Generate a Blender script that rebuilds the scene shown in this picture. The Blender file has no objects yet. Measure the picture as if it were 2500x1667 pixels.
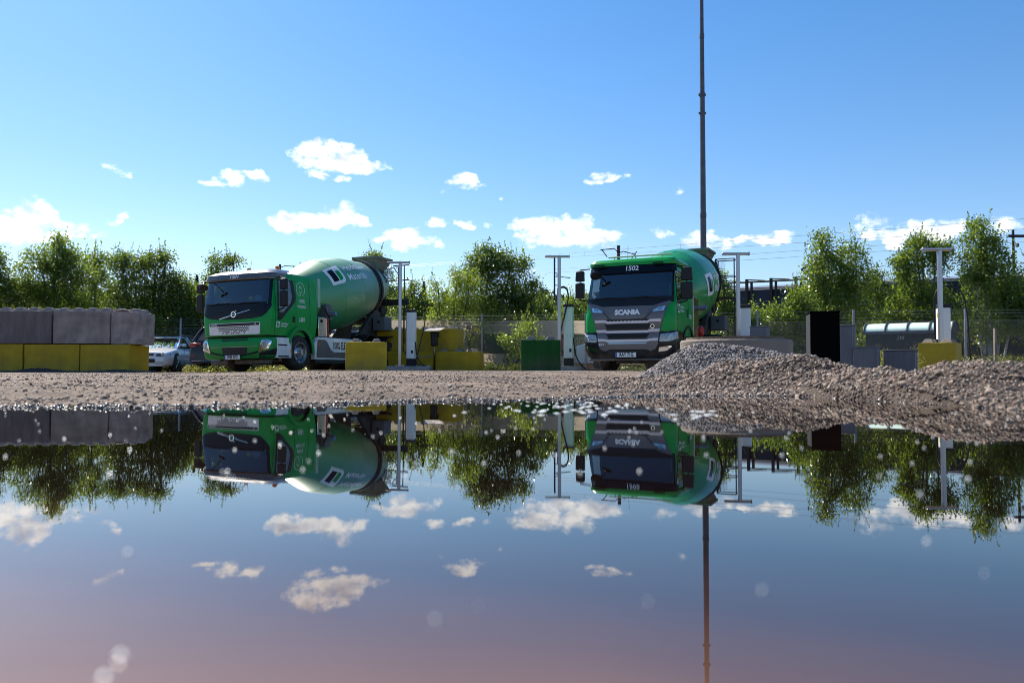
import bpy, math, random
import numpy as np
from mathutils import Vector, Matrix
from mathutils.geometry import delaunay_2d_cdt
SC = bpy.context.scene
COL = SC.collection
R = math.radians
# ------------------------------------------------------------------ camera
F = 1944.0                      # focal length in photo pixels (28 mm on 36 mm)
PITCH = math.atan((909-833.5)/F); ROLL = .0014
fw = Vector((0, math.cos(PITCH), math.sin(PITCH)))
up0 = Vector((0, -math.sin(PITCH), math.cos(PITCH))); r0 = Vector((1, 0, 0))
rt = r0*math.cos(ROLL)+up0*math.sin(ROLL); up = up0*math.cos(ROLL)-r0*math.sin(ROLL)
CAMZ = .11
cd = bpy.data.cameras.new('camera'); cam = bpy.data.objects.new('camera', cd); COL.objects.link(cam)
M = Matrix.Identity(4)
for i in range(3):
    M[i][0] = rt[i]; M[i][1] = up[i]; M[i][2] = -fw[i]
M[2][3] = CAMZ
cam.matrix_world = M
cd.lens = 28; cd.sensor_width = 36; cd.clip_start = .02; cd.clip_end = 3000
cd.dof.use_dof = True; cd.dof.focus_distance = 14.0; cd.dof.aperture_fstop = 3.8
SC.camera = cam
# ------------------------------------------------------------------ sun, sky, exposure
SUN_AZ = R(-40); SUN_EL = R(47)        # high on the left, a little ahead of the camera
sd = bpy.data.lights.new('sun', 'SUN'); sun = bpy.data.objects.new('sun', sd); COL.objects.link(sun)
sd.energy = 4.9; sd.angle = R(.53); sd.color = (1, .925, .81)
sv = Vector((math.sin(SUN_AZ)*math.cos(SUN_EL), math.cos(SUN_AZ)*math.cos(SUN_EL), math.sin(SUN_EL)))
sun.rotation_euler = sv.to_track_quat('Z', 'Y').to_euler()
SC.view_settings.view_transform = 'Standard'; SC.view_settings.look = 'None'
SC.view_settings.exposure = 0.7; SC.view_settings.gamma = 1.0

def ray(x, y): return fw+rt*((x-1250)/F)-up*((y-833.5)/F)
def at(x, y, D):
    d = ray(x, y); d = d*(D/d.y); return Vector((d.x, d.y, d.z+CAMZ))
def gx(x, D): return (x-1250)/F*D

W = bpy.data.worlds.new('World'); SC.world = W; W.use_nodes = True
nt = W.node_tree; nt.nodes.clear(); NN = nt.nodes.new; LK = nt.links.new
out = NN('ShaderNodeOutputWorld'); sky = NN('ShaderNodeTexSky'); sky.sky_type = 'NISHITA'; sky.sun_disc = False
sky.sun_elevation = SUN_EL; sky.sun_rotation = SUN_AZ; sky.altitude = 0; sky.air_density = 1.0; sky.dust_density = .35; sky.ozone_density = 2.6
tc = NN('ShaderNodeTexCoord'); sx = NN('ShaderNodeSeparateXYZ'); LK(tc.outputs['Generated'], sx.inputs[0])
def mth(tree, op, a, b=None, c=None):
    n = tree.nodes.new('ShaderNodeMath'); n.operation = op
    for i, v in enumerate((a, b, c)):
        if v is None: continue
        if isinstance(v, (int, float)): n.inputs[i].default_value = v
        else: tree.links.new(v, n.inputs[i])
    return n.outputs[0]
az = mth(nt, 'ARCTAN2', sx.outputs[0], sx.outputs[1]); el = mth(nt, 'ARCSINE', sx.outputs[2])
cv = NN('ShaderNodeCombineXYZ'); LK(az, cv.inputs[0]); LK(el, cv.inputs[1])
nz1 = NN('ShaderNodeTexNoise'); nz1.inputs['Scale'].default_value = 42; nz1.inputs['Detail'].default_value = 7; nz1.inputs['Roughness'].default_value = .62
mpn = NN('ShaderNodeMapping'); mpn.inputs['Scale'].default_value = (1, 1.5, 1); LK(cv.outputs[0], mpn.inputs[0]); LK(mpn.outputs[0], nz1.inputs['Vector'])
# warp the cloud coordinates a little so that edges billow
nz2 = NN('ShaderNodeTexNoise'); nz2.inputs['Scale'].default_value = 30; nz2.inputs['Detail'].default_value = 4; LK(cv.outputs[0], nz2.inputs['Vector'])
ws = NN('ShaderNodeVectorMath'); ws.operation = 'SUBTRACT'; LK(nz2.outputs['Color'], ws.inputs[0]); ws.inputs[1].default_value = (.5, .5, .5)
wm = NN('ShaderNodeVectorMath'); wm.operation = 'MULTIPLY_ADD'; LK(ws.outputs[0], wm.inputs[0]); wm.inputs[1].default_value = (.04, .024, 0); LK(cv.outputs[0], wm.inputs[2])
# clouds: centre x, y and half sizes in photo pixels at the wide zoom (2352), turned into directions
CL = [(25,518,75,30,1),(85,508,42,34,1),(110,530,88,20,1),(266,382,20,9,.55),(288,400,26,9,.5),(255,508,22,7,.6),(283,496,14,9,.6),
 (500,425,36,8,.8),(530,410,34,20,.9),(590,407,26,12,.9),(715,355,42,28,1),(770,365,62,32,1),(820,385,62,15,1),(735,405,34,10,.8),(785,412,25,8,.6),
 (665,507,46,19,1),(745,510,80,16,1),(790,492,46,24,1),(828,510,28,14,.9),(930,548,48,22,1),(950,558,66,14,.9),(880,552,28,9,.8),(1066,420,34,17,.9),(1085,428,30,8,.8),(1025,441,20,6,.5),
 (1003,512,24,11,.9),(1068,516,26,9,.8),(1190,517,38,13,.9),(1240,530,60,26,1),(1322,518,42,24,1),(1365,545,62,20,1),(1290,550,70,18,1),(1215,552,20,16,.5),
 (1390,402,32,9,.8),(1418,412,34,7,.7),(1368,414,24,6,.6),(1550,438,13,5,.4),(1525,534,22,11,.8),(1608,549,52,17,.95),(1650,556,34,14,.8),
 (1712,545,30,9,.8),(1765,550,58,13,.9),(1995,525,44,24,.7),(2065,545,36,24,.95),(2130,535,80,22,.95),(2160,522,62,14,.95),(2290,530,44,22,.6),(2345,520,30,14,.5),(1160,458,10,5,.3),(1125,518,10,5,.4)]
blob = bpy.data.node_groups.new('cloud_blob', 'ShaderNodeTree')
for nm, tp, io in (('P', 'NodeSocketVector', 'INPUT'), ('C', 'NodeSocketVector', 'INPUT'), ('S', 'NodeSocketVector', 'INPUT'), ('A', 'NodeSocketFloat', 'INPUT'), ('Prev', 'NodeSocketFloat', 'INPUT'), ('V', 'NodeSocketFloat', 'OUTPUT')):
    blob.interface.new_socket(nm, in_out=io, socket_type=tp)
gi = blob.nodes.new('NodeGroupInput'); go = blob.nodes.new('NodeGroupOutput')
a = blob.nodes.new('ShaderNodeVectorMath'); a.operation = 'SUBTRACT'; blob.links.new(gi.outputs['P'], a.inputs[0]); blob.links.new(gi.outputs['C'], a.inputs[1])
b = blob.nodes.new('ShaderNodeVectorMath'); b.operation = 'MULTIPLY'; blob.links.new(a.outputs[0], b.inputs[0]); blob.links.new(gi.outputs['S'], b.inputs[1])
c = blob.nodes.new('ShaderNodeVectorMath'); c.operation = 'DOT_PRODUCT'; blob.links.new(b.outputs[0], c.inputs[0]); blob.links.new(b.outputs[0], c.inputs[1])
v = mth(blob, 'SUBTRACT', 1.0, c.outputs['Value']); v = mth(blob, 'MAXIMUM', v, 0.0); v = mth(blob, 'MULTIPLY', v, gi.outputs['A'])
v = mth(blob, 'MAXIMUM', gi.outputs['Prev'], v)
blob.links.new(v, go.inputs['V'])
prev = None
for (x, y, rx, ry, al) in CL:
    d = ray(x*1.063, y*1.063).normalized()
    g = NN('ShaderNodeGroup'); g.node_tree = blob
    g.inputs['C'].default_value = (math.atan2(d.x, d.y), math.asin(d.z), 0)
    k = 1.063/F; g.inputs['S'].default_value = (1/(rx*k*1.3), 1/(ry*k*1.4), 0); g.inputs['A'].default_value = al
    LK(wm.outputs[0], g.inputs['P'])
    if prev is None: g.inputs['Prev'].default_value = 0
    else: LK(prev, g.inputs['Prev'])
    prev = g.outputs['V']
nn = mth(nt, 'MULTIPLY_ADD', nz1.outputs['Fac'], 2.7, -1.55)
dens = mth(nt, 'ADD', prev, nn)
gate = mth(nt, 'GREATER_THAN', prev, .06)
mr = NN('ShaderNodeMapRange'); mr.interpolation_type = 'SMOOTHSTEP'; LK(dens, mr.inputs['Value']); mr.inputs['From Min'].default_value = .0; mr.inputs['From Max'].default_value = .85
alpha = mth(nt, 'MULTIPLY', mr.outputs[0], gate)
nz3 = NN('ShaderNodeTexNoise'); nz3.inputs['Scale'].default_value = 26; nz3.inputs['Detail'].default_value = 5
of = NN('ShaderNodeVectorMath'); of.operation = 'ADD'; LK(mpn.outputs[0], of.inputs[0]); of.inputs[1].default_value = (3.1, .02, 0); LK(of.outputs[0], nz3.inputs['Vector'])
cr = NN('ShaderNodeValToRGB'); LK(nz3.outputs['Fac'], cr.inputs[0])
cr.color_ramp.elements[0].position = .34; cr.color_ramp.elements[0].color = (.48, .53, .64, 1)
cr.color_ramp.elements[1].position = .56; cr.color_ramp.elements[1].color = (1, 1, 1, 1)
hs = NN('ShaderNodeHueSaturation'); hs.inputs['Saturation'].default_value = 1.2; LK(sky.outputs[0], hs.inputs['Color'])
tr_ = NN('ShaderNodeValToRGB'); LK(el, tr_.inputs[0]); tr_.color_ramp.elements[0].position = 0; tr_.color_ramp.elements[0].color = (.84, .76, .80, 1); tr_.color_ramp.elements[1].position = .45; tr_.color_ramp.elements[1].color = (.68, .90, 1.0, 1); ee = tr_.color_ramp.elements.new(.15); ee.color = (.93, .92, .95, 1)
tm = NN('ShaderNodeMix'); tm.data_type = 'RGBA'; tm.blend_type = 'MULTIPLY'; tm.inputs[0].default_value = 1; LK(hs.outputs[0], tm.inputs[6]); LK(tr_.outputs[0], tm.inputs[7])
bg1 = NN('ShaderNodeBackground'); LK(tm.outputs[2], bg1.inputs[0]); bg1.inputs[1].default_value = .104
bg2 = NN('ShaderNodeBackground'); LK(cr.outputs[0], bg2.inputs[0]); bg2.inputs[1].default_value = 1.1
mx = NN('ShaderNodeMixShader'); LK(alpha, mx.inputs[0]); LK(bg1.outputs[0], mx.inputs[1]); LK(bg2.outputs[0], mx.inputs[2]); LK(mx.outputs[0], out.inputs[0])
W.cycles.sampling_method = 'MANUAL'; W.cycles.sample_map_resolution = 512

# ------------------------------------------------------------------ materials
def node_mat(name):
    m = bpy.data.materials.new(name); m.use_nodes = True; t = m.node_tree
    return m, t, t.nodes['Principled BSDF']
def mat(name, col, rough=.5, metal=0, var=0, scale=6, bump=0, bscale=40, coat=0, dirt=None, island=False, inside=None, stretch=(1, 1, 1), spec=.5):
    m, t, p = node_mat(name); L = t.links.new
    p.inputs['Base Color'].default_value = (*col, 1); p.inputs['Roughness'].default_value = rough; p.inputs['Metallic'].default_value = metal
    p.inputs['Specular IOR Level'].default_value = spec
    if coat: p.inputs['Coat Weight'].default_value = coat; p.inputs['Coat Roughness'].default_value = .04
    tcn = t.nodes.new('ShaderNodeTexCoord'); mp = t.nodes.new('ShaderNodeMapping'); L(tcn.outputs['Object'], mp.inputs[0]); mp.inputs['Scale'].default_value = stretch
    cs = None
    if var:
        n = t.nodes.new('ShaderNodeTexNoise'); n.inputs['Scale'].default_value = scale; n.inputs['Detail'].default_value = 8; n.inputs['Roughness'].default_value = .6; L(mp.outputs[0], n.inputs['Vector'])
        r = t.nodes.new('ShaderNodeValToRGB'); L(n.outputs['Fac'], r.inputs[0])
        r.color_ramp.elements[0].position = .3; r.color_ramp.elements[1].position = .7
        r.color_ramp.elements[0].color = (*[c*(1-var) for c in col], 1); r.color_ramp.elements[1].color = (*[min(1, c*(1+var)) for c in col], 1)
        cs = r.outputs[0]
    if dirt:                            # dirt = (colour, scale, threshold)
        n = t.nodes.new('ShaderNodeTexNoise'); n.inputs['Scale'].default_value = dirt[1]; n.inputs['Detail'].default_value = 10; n.inputs['Roughness'].default_value = .7; L(mp.outputs[0], n.inputs['Vector'])
        r = t.nodes.new('ShaderNodeMapRange'); L(n.outputs['Fac'], r.inputs[0]); r.inputs[1].default_value = dirt[2]; r.inputs[2].default_value = dirt[2]+.08
        x = t.nodes.new('ShaderNodeMix'); x.data_type = 'RGBA'; L(r.outputs[0], x.inputs[0])
        if cs: L(cs, x.inputs[6])
        else: x.inputs[6].default_value = (*col, 1)
        x.inputs[7].default_value = (*dirt[0], 1); cs = x.outputs[2]
    if inside:
        g = t.nodes.new('ShaderNodeNewGeometry'); x = t.nodes.new('ShaderNodeMix'); x.data_type = 'RGBA'; L(g.outputs['Backfacing'], x.inputs[0])
        if cs: L(cs, x.inputs[6])
        else: x.inputs[6].default_value = (*col, 1)
        x.inputs[7].default_value = (*inside, 1); cs = x.outputs[2]
    if cs: L(cs, p.inputs['Base Color'])
    if bump:
        n = t.nodes.new('ShaderNodeTexNoise'); n.inputs['Scale'].default_value = bscale; n.inputs['Detail'].default_value = 6; L(mp.outputs[0], n.inputs['Vector'])
        bn = t.nodes.new('ShaderNodeBump'); bn.inputs['Strength'].default_value = bump; bn.inputs['Distance'].default_value = .02; L(n.outputs['Fac'], bn.inputs['Height']); L(bn.outputs[0], p.inputs['Normal'])
    return m
GREEN = mat('green_paint', (.0005, .32, .055), .3, var=.1, scale=3, coat=.06, spec=.22, inside=(.02, .022, .03))
GREEND = mat('green_paint_drum', (.001, .26, .05), .38, var=.2, scale=2.2, coat=.5, dirt=((.2, .3, .22), 5, .66))
def dusty_drum():
    m, t, p = node_mat('dusty_green_drum'); L = t.links.new
    tcn = t.nodes.new('ShaderNodeTexCoord'); sp_ = t.nodes.new('ShaderNodeSeparateXYZ'); L(tcn.outputs['Object'], sp_.inputs[0])
    mr_ = t.nodes.new('ShaderNodeMapRange'); L(sp_.outputs[1], mr_.inputs[0]); mr_.inputs[1].default_value = 4.2; mr_.inputs[2].default_value = 6.8
    n = t.nodes.new('ShaderNodeTexNoise'); n.inputs['Scale'].default_value = 5; n.inputs['Detail'].default_value = 9; n.inputs['Roughness'].default_value = .7; L(tcn.outputs['Object'], n.inputs['Vector'])
    f = mth(t, 'MULTIPLY_ADD', n.outputs['Fac'], .9, -.32); f = mth(t, 'ADD', f, mr_.outputs[0]); f = mth(t, 'MULTIPLY', f, .75); f = mth(t, 'MINIMUM', mth(t, 'MAXIMUM', f, .1), .8)
    x = t.nodes.new('ShaderNodeMix'); x.data_type = 'RGBA'; L(f, x.inputs[0]); x.inputs[6].default_value = (.001, .25, .055, 1); x.inputs[7].default_value = (.19, .28, .21, 1); L(x.outputs[2], p.inputs['Base Color'])
    L(mth(t, 'MULTIPLY_ADD', f, .3, .4), p.inputs['Roughness']); p.inputs['Coat Weight'].default_value = 1; p.inputs['Coat Roughness'].default_value = .48; p.inputs['Coat IOR'].default_value = 1.9
    return m
GREENDD = dusty_drum()
def road_dust(m, z0=.3, z1=1.5, col=(.13, .11, .085), amt=.55):
    t = m.node_tree; L = t.links.new; p = t.nodes['Principled BSDF']; tcn = t.nodes.new('ShaderNodeTexCoord'); sp_ = t.nodes.new('ShaderNodeSeparateXYZ'); L(tcn.outputs['Object'], sp_.inputs[0])
    mr_ = t.nodes.new('ShaderNodeMapRange'); L(sp_.outputs[2], mr_.inputs[0]); mr_.inputs[1].default_value = z1; mr_.inputs[2].default_value = z0
    n = t.nodes.new('ShaderNodeTexNoise'); n.inputs['Scale'].default_value = 3.5; n.inputs['Detail'].default_value = 10; n.inputs['Roughness'].default_value = .72; mp = t.nodes.new('ShaderNodeMapping'); mp.inputs['Scale'].default_value = (1, 1, .45); L(tcn.outputs['Object'], mp.inputs[0]); L(mp.outputs[0], n.inputs['Vector'])
    f = mth(t, 'MULTIPLY', mr_.outputs[0], mth(t, 'MAXIMUM', mth(t, 'MULTIPLY_ADD', n.outputs['Fac'], 2.6, -.95), 0.0)); f = mth(t, 'MINIMUM', mth(t, 'MULTIPLY', f, amt), .8)
    x = t.nodes.new('ShaderNodeMix'); x.data_type = 'RGBA'; L(f, x.inputs[0]); src = p.inputs['Base Color'].links
    if src: L(src[0].from_socket, x.inputs[6])
    else: x.inputs[6].default_value = p.inputs['Base Color'].default_value
    x.inputs[7].default_value = (*col, 1); L(x.outputs[2], p.inputs['Base Color'])
NAVY = mat('dark_gloss', (.004, .005, .010), .22, spec=.2, coat=.04)
VISOR = mat('grey_visor_plastic', (.075, .075, .08), .38, coat=.5, var=.15, scale=6)
BLACKP = mat('black_plastic', (.007, .0075, .01), .45, var=.2, scale=20, bump=.1, spec=.35)
BLACKM = mat('black_matt', (.006, .006, .007), .6)
GRILLE = mat('grille_mesh', (.006, .006, .008), .5, bump=.6, bscale=120)
GREYP = mat('grey_paint', (.12, .108, .115), .3, coat=.4, var=.06)
GREYL = mat('light_grey_paint', (.7, .65, .68), .3, coat=.4)  # silver grille bars; sun caught on their tops is put into the colour
WHITE = mat('white_paint', (.9, .89, .86), .35, coat=.3, var=.05, dirt=((.4, .36, .3), 9, .66))
WHITET = mat('white_film', (.85, .85, .85), .4)
CHROME = mat('chrome', (.75, .74, .72), .1, 1, bump=.05, bscale=8)
STEELM = mat('mirror_steel', (.62, .58, .52), .14, 1, bump=.12, bscale=5)
ALU = mat('brushed_aluminium', (.42, .42, .45), .34, .85, var=.12, scale=4, stretch=(8, 8, .4))
GALV = mat('galvanised_steel', (.26, .27, .3), .5, .55, var=.22, scale=7)
DSTEEL = mat('dusty_dark_steel', (.06, .058, .056), .6, .2, var=.4, scale=5, dirt=((.2, .18, .16), 8, .6))
CHAS = mat('chassis_black', (.02, .02, .021), .55, var=.35, scale=7, dirt=((.1, .085, .07), 6, .6))
MUDDY = mat('muddy_plate', (.13, .11, .09), .75, var=.4, scale=9)
TYRE = mat('tyre_rubber', (.028, .025, .023), .8, var=.5, scale=12, dirt=((.1, .085, .07), 7, .56), bump=.3)
RIM = mat('rim_alloy', (.55, .55, .56), .22, .9, var=.15, scale=15)
ORANGE = mat('orange_lens', (.8, .2, .01), .2)
REDL = mat('red_lens', (.35, .01, .02), .2, coat=.5)
REDP = mat('red_plastic', (.5, .02, .02), .4)
BLUEP = mat('blue_cap', (.08, .2, .4), .4)
LAMPG = mat('lamp_glass', (.3, .32, .34), .08, .8, bump=.6, bscale=30)
DRL = mat('pale_blue_strip', (.4, .62, .75), .25)
PLATE = mat('plate_white', (.8, .8, .78), .4)
PLBLUE = mat('plate_blue', (.01, .06, .4), .4)
CREAM = mat('cream_sill', (.55, .5, .42), .5)
DRAB = mat('dusty_hopper', (.16, .17, .14), .7, var=.3, scale=5)
def glass_mat(name, tint, extra=.06):
    m = bpy.data.materials.new(name); m.use_nodes = True; t = m.node_tree; t.nodes.clear()
    o = t.nodes.new('ShaderNodeOutputMaterial'); tr = t.nodes.new('ShaderNodeBsdfTransparent'); tr.inputs[0].default_value = (*tint, 1)
    gl = t.nodes.new('ShaderNodeBsdfGlossy'); gl.inputs['Roughness'].default_value = .02; gl.inputs['Color'].default_value = (.9, .93, 1, 1)
    fr = t.nodes.new('ShaderNodeFresnel'); fr.inputs[0].default_value = 1.5
    f2 = mth(t, 'MULTIPLY_ADD', fr.outputs[0], 1.0, extra)
    x = t.nodes.new('ShaderNodeMixShader'); t.links.new(f2, x.inputs[0]); t.links.new(tr.outputs[0], x.inputs[1]); t.links.new(gl.outputs[0], x.inputs[2]); t.links.new(x.outputs[0], o.inputs[0])
    return m
CARG = glass_mat('car_glass', (.35, .4, .42), .16)
GLASS = glass_mat('tinted_glass', (.5, .56, .6)); GLASSD = glass_mat('dark_glass', (.3, .33, .36), .08)
CONC = mat('grey_concrete', (.3, .245, .215), .85, var=.42, scale=2.2, bump=.35, bscale=30, dirt=((.15, .14, .13), 3, .62))
CONC2 = mat('pale_concrete', (.24, .2, .165), .85, var=.28, scale=1.6, bump=.35, bscale=30, dirt=((.18, .165, .15), 2.6, .58))
CONC3 = mat('stained_concrete', (.34, .28, .255), .85, var=.45, scale=3, bump=.4, bscale=26, dirt=((.11, .10, .09), 2.2, .58))
CONCD = mat('dark_concrete', (.165, .132, .128), .85, var=.25, scale=2.6, bump=.3, bscale=30, stretch=(3, 3, .7), dirt=((.26, .25, .25), 6, .68))
YEL = mat('yellow_paint', (.4, .265, .001), .7, var=.2, scale=3, bump=.3, bscale=40, dirt=((.17, .155, .12), 4.5, .655))
YELB = mat('bright_yellow_paint', (.4, .28, .003), .6, var=.14, scale=2, bump=.25, bscale=40, dirt=((.06, .05, .02), 11, .70))
GRNB = mat('green_block_paint', (.002, .06, .006), .6, spec=.2, var=.3, scale=2.5, bump=.2, bscale=50, stretch=(3, 3, .6))
CABG = mat('cabinet_grey', (.115, .125, .145), .6, .1, var=.16, scale=4, stretch=(4, 4, .5))
CABK = mat('cabinet_black', (.0022, .0022, .0025), .9, spec=.05)
CABS = mat('cabinet_side', (.03, .031, .035), .6)
def cloth_mat(name, col, tr=.5):
    m, t, p = node_mat(name); p.inputs['Base Color'].default_value = (*col, 1); p.inputs['Roughness'].default_value = .8
    ts = t.nodes.new('ShaderNodeBsdfTranslucent'); ts.inputs[0].default_value = (*col, 1); x = t.nodes.new('ShaderNodeMixShader'); x.inputs[0].default_value = tr
    t.links.new(p.outputs[0], x.inputs[1]); t.links.new(ts.outputs[0], x.inputs[2]); t.links.new(x.outputs[0], t.nodes['Material Output'].inputs[0]); return m
BANC = cloth_mat('banner_cream', (.5, .42, .3)); BANG = cloth_mat('banner_green', (.13, .16, .1)); BANT = cloth_mat('banner_text', (.5, .46, .36)); BANP = cloth_mat('banner_pink', (.36, .18, .24)); BANR = cloth_mat('banner_red', (.4, .13, .1))
RUST = mat('rusty_ring', (.16, .105, .07), .8, var=.4, scale=9, bump=.5)
BARK = mat('bark', (.12, .1, .08), .9, var=.4, scale=12)
BARKW = mat('birch_bark', (.35, .33, .3), .8, var=.5, scale=9, dirt=((.04, .035, .03), 8, .6))
ORANGEH = mat('orange_helmet', (.75, .14, .02), .35); YELT = mat('yellow_toy', (.7, .6, .05), .5); REDT = mat('red_toy', (.5, .02, .03), .5); BLUET = mat('blue_cloth', (.2, .3, .45), .6)
CARW = mat('car_white', (.72, .73, .75), .25, coat=.8); CARD = mat('car_dark', (.006, .009, .022), .3, coat=.25, spec=.3)
TRAIN = mat('train_blue', (.014, .018, .028), .6); TRAINR = mat('train_roof', (.22, .25, .32), .4)
SHEL = mat('shelter_panel', (.028, .036, .036), .6, var=.2, scale=3)
WOOD = mat('pole_wood', (.03, .027, .028), .8)
for m_ in (GREEN, NAVY, GREYP, WHITE): road_dust(m_)
for m_ in (YEL, YELB, GRNB): road_dust(m_, -.05, .5, (.13, .1, .075), .9)
for m_ in (CONC, CONC3, CONCD): road_dust(m_, -.3, 1.3, (.1, .088, .078), .7)
def leaf_mat(name, col, tcol, rough=.34, tr=.45):
    m, t, p = node_mat(name); L = t.links.new; o = t.nodes['Material Output']
    g = t.nodes.new('ShaderNodeNewGeometry'); r = t.nodes.new('ShaderNodeValToRGB'); L(g.outputs['Random Per Island'], r.inputs[0])
    r.color_ramp.elements[0].color = (*[c*.55 for c in col], 1); r.color_ramp.elements[1].color = (*[min(1, c*1.5) for c in col], 1)
    L(r.outputs[0], p.inputs['Base Color']); p.inputs['Roughness'].default_value = rough; p.inputs['Specular IOR Level'].default_value = .6
    ts = t.nodes.new('ShaderNodeBsdfTranslucent'); r2 = t.nodes.new('ShaderNodeValToRGB'); L(g.outputs['Random Per Island'], r2.inputs[0])
    r2.color_ramp.elements[0].color = (*[c*.6 for c in tcol], 1); r2.color_ramp.elements[1].color = (*[min(1, c*1.4) for c in tcol], 1); L(r2.outputs[0], ts.inputs[0])
    x = t.nodes.new('ShaderNodeMixShader'); x.inputs[0].default_value = tr; L(p.outputs[0], x.inputs[1]); L(ts.outputs[0], x.inputs[2]); L(x.outputs[0], o.inputs[0])
    return m
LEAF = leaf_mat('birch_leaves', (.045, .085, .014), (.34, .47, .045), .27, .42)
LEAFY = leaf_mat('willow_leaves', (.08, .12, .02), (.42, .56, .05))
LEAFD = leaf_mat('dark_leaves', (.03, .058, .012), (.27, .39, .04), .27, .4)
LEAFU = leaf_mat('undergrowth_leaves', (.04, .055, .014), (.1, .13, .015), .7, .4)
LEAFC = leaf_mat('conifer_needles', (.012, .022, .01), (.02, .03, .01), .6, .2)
WEED = leaf_mat('weed_leaves', (.12, .13, .03), (.3, .3, .05))
def stone_mat(name, cols, rough=.75, wet=False):
    m, t, p = node_mat(name); L = t.links.new
    g = t.nodes.new('ShaderNodeNewGeometry'); r = t.nodes.new('ShaderNodeValToRGB'); L(g.outputs['Random Per Island'], r.inputs[0])
    e = r.color_ramp.elements; n = len(cols)
    while len(e) < n: e.new(.5)
    for i, c in enumerate(cols): e[i].position = i/(n-1); e[i].color = (*c, 1)
    nz = t.nodes.new('ShaderNodeTexNoise'); nz.inputs['Scale'].default_value = 90; nz.inputs['Detail'].default_value = 4
    tcn = t.nodes.new('ShaderNodeTexCoord'); L(tcn.outputs['Object'], nz.inputs['Vector'])
    x = t.nodes.new('ShaderNodeMix'); x.data_type = 'RGBA'; x.blend_type = 'MULTIPLY'; x.inputs[0].default_value = .6
    r3 = t.nodes.new('ShaderNodeValToRGB'); L(nz.outputs['Fac'], r3.inputs[0]); r3.color_ramp.elements[0].position = .3; r3.color_ramp.elements[0].color = (.35, .33, .3, 1); r3.color_ramp.elements[1].position = .65
    L(r.outputs[0], x.inputs[6]); L(r3.outputs[0], x.inputs[7]); L(x.outputs[2], p.inputs['Base Color'])
    p.inputs['Roughness'].default_value = rough
    if wet: p.inputs['Coat Weight'].default_value = .45; p.inputs['Coat Roughness'].default_value = .2
    return m
STB = stone_mat('brown_stones', [(.1, .062, .04), (.24, .175, .13), (.36, .28, .215), (.15, .1, .075), (.5, .41, .325), (.3, .185, .14), (.17, .155, .13)])
STG = stone_mat('grey_stones', [(.17, .155, .15), (.27, .245, .235), (.22, .19, .18), (.38, .35, .335), (.27, .19, .165), (.13, .125, .13), (.33, .3, .28)])
STW = stone_mat('wet_stones', [(.05, .04, .034), (.1, .08, .07), (.15, .12, .11), (.07, .055, .048)], .35, True)
STK = stone_mat('dark_stones', [(.05, .048, .05), (.08, .076, .08), (.11, .1, .1)])
def soil_mat():
    m, t, p = node_mat('gravel_soil'); L = t.links.new
    tcn = t.nodes.new('ShaderNodeTexCoord')
    n1 = t.nodes.new('ShaderNodeTexNoise'); n1.inputs['Scale'].default_value = 1.3; n1.inputs['Detail'].default_value = 6; L(tcn.outputs['Object'], n1.inputs['Vector'])
    n2 = t.nodes.new('ShaderNodeTexNoise'); n2.inputs['Scale'].default_value = 28; n2.inputs['Detail'].default_value = 10; n2.inputs['Roughness'].default_value = .75; L(tcn.outputs['Object'], n2.inputs['Vector'])
    r1 = t.nodes.new('ShaderNodeValToRGB'); L(n1.outputs['Fac'], r1.inputs[0]); r1.color_ramp.elements[0].position = .35; r1.color_ramp.elements[0].color = (.15, .103, .07, 1); r1.color_ramp.elements[1].position = .65; r1.color_ramp.elements[1].color = (.3, .215, .155, 1)
    r2 = t.nodes.new('ShaderNodeValToRGB'); L(n2.outputs['Fac'], r2.inputs[0]); r2.color_ramp.elements[0].position = .36; r2.color_ramp.elements[0].color = (.45, .42, .4, 1); r2.color_ramp.elements[1].position = .6; r2.color_ramp.elements[1].color = (1, 1, 1, 1)
    x = t.nodes.new('ShaderNodeMix'); x.data_type = 'RGBA'; x.blend_type = 'MULTIPLY'; x.inputs[0].default_value = 1; L(r1.outputs[0], x.inputs[6]); L(r2.outputs[0], x.inputs[7]); L(x.outputs[2], p.inputs['Base Color'])
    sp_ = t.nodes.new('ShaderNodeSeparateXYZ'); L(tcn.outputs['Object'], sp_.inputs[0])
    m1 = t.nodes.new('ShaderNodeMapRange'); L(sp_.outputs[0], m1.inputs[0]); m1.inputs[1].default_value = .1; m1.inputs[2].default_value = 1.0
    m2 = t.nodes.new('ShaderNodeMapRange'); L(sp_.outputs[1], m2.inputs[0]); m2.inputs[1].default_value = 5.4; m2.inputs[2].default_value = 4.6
    x2 = t.nodes.new('ShaderNodeMix'); x2.data_type = 'RGBA'; L(mth(t, 'MULTIPLY', m1.outputs[0], m2.outputs[0]), x2.inputs[0]); L(x.outputs[2], x2.inputs[6]); x2.inputs[7].default_value = (.075, .05, .035, 1); L(x2.outputs[2], p.inputs['Base Color'])  # darker ridge soil; shade between the stones is put into its colour
    p.inputs['Roughness'].default_value = .85
    v = t.nodes.new('ShaderNodeTexVoronoi'); v.inputs['Scale'].default_value = 55; L(tcn.outputs['Object'], v.inputs['Vector'])
    h = mth(t, 'MULTIPLY_ADD', v.outputs['Distance'], -.6, n2.outputs['Fac'])
    bn = t.nodes.new('ShaderNodeBump'); bn.inputs['Strength'].default_value = .9; bn.inputs['Distance'].default_value = .02; L(h, bn.inputs['Height']); L(bn.outputs[0], p.inputs['Normal'])
    return m
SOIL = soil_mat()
ASPH = mat('dusty_asphalt', (.2, .185, .17), .8, var=.25, scale=3, bump=.6, bscale=60)
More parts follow.
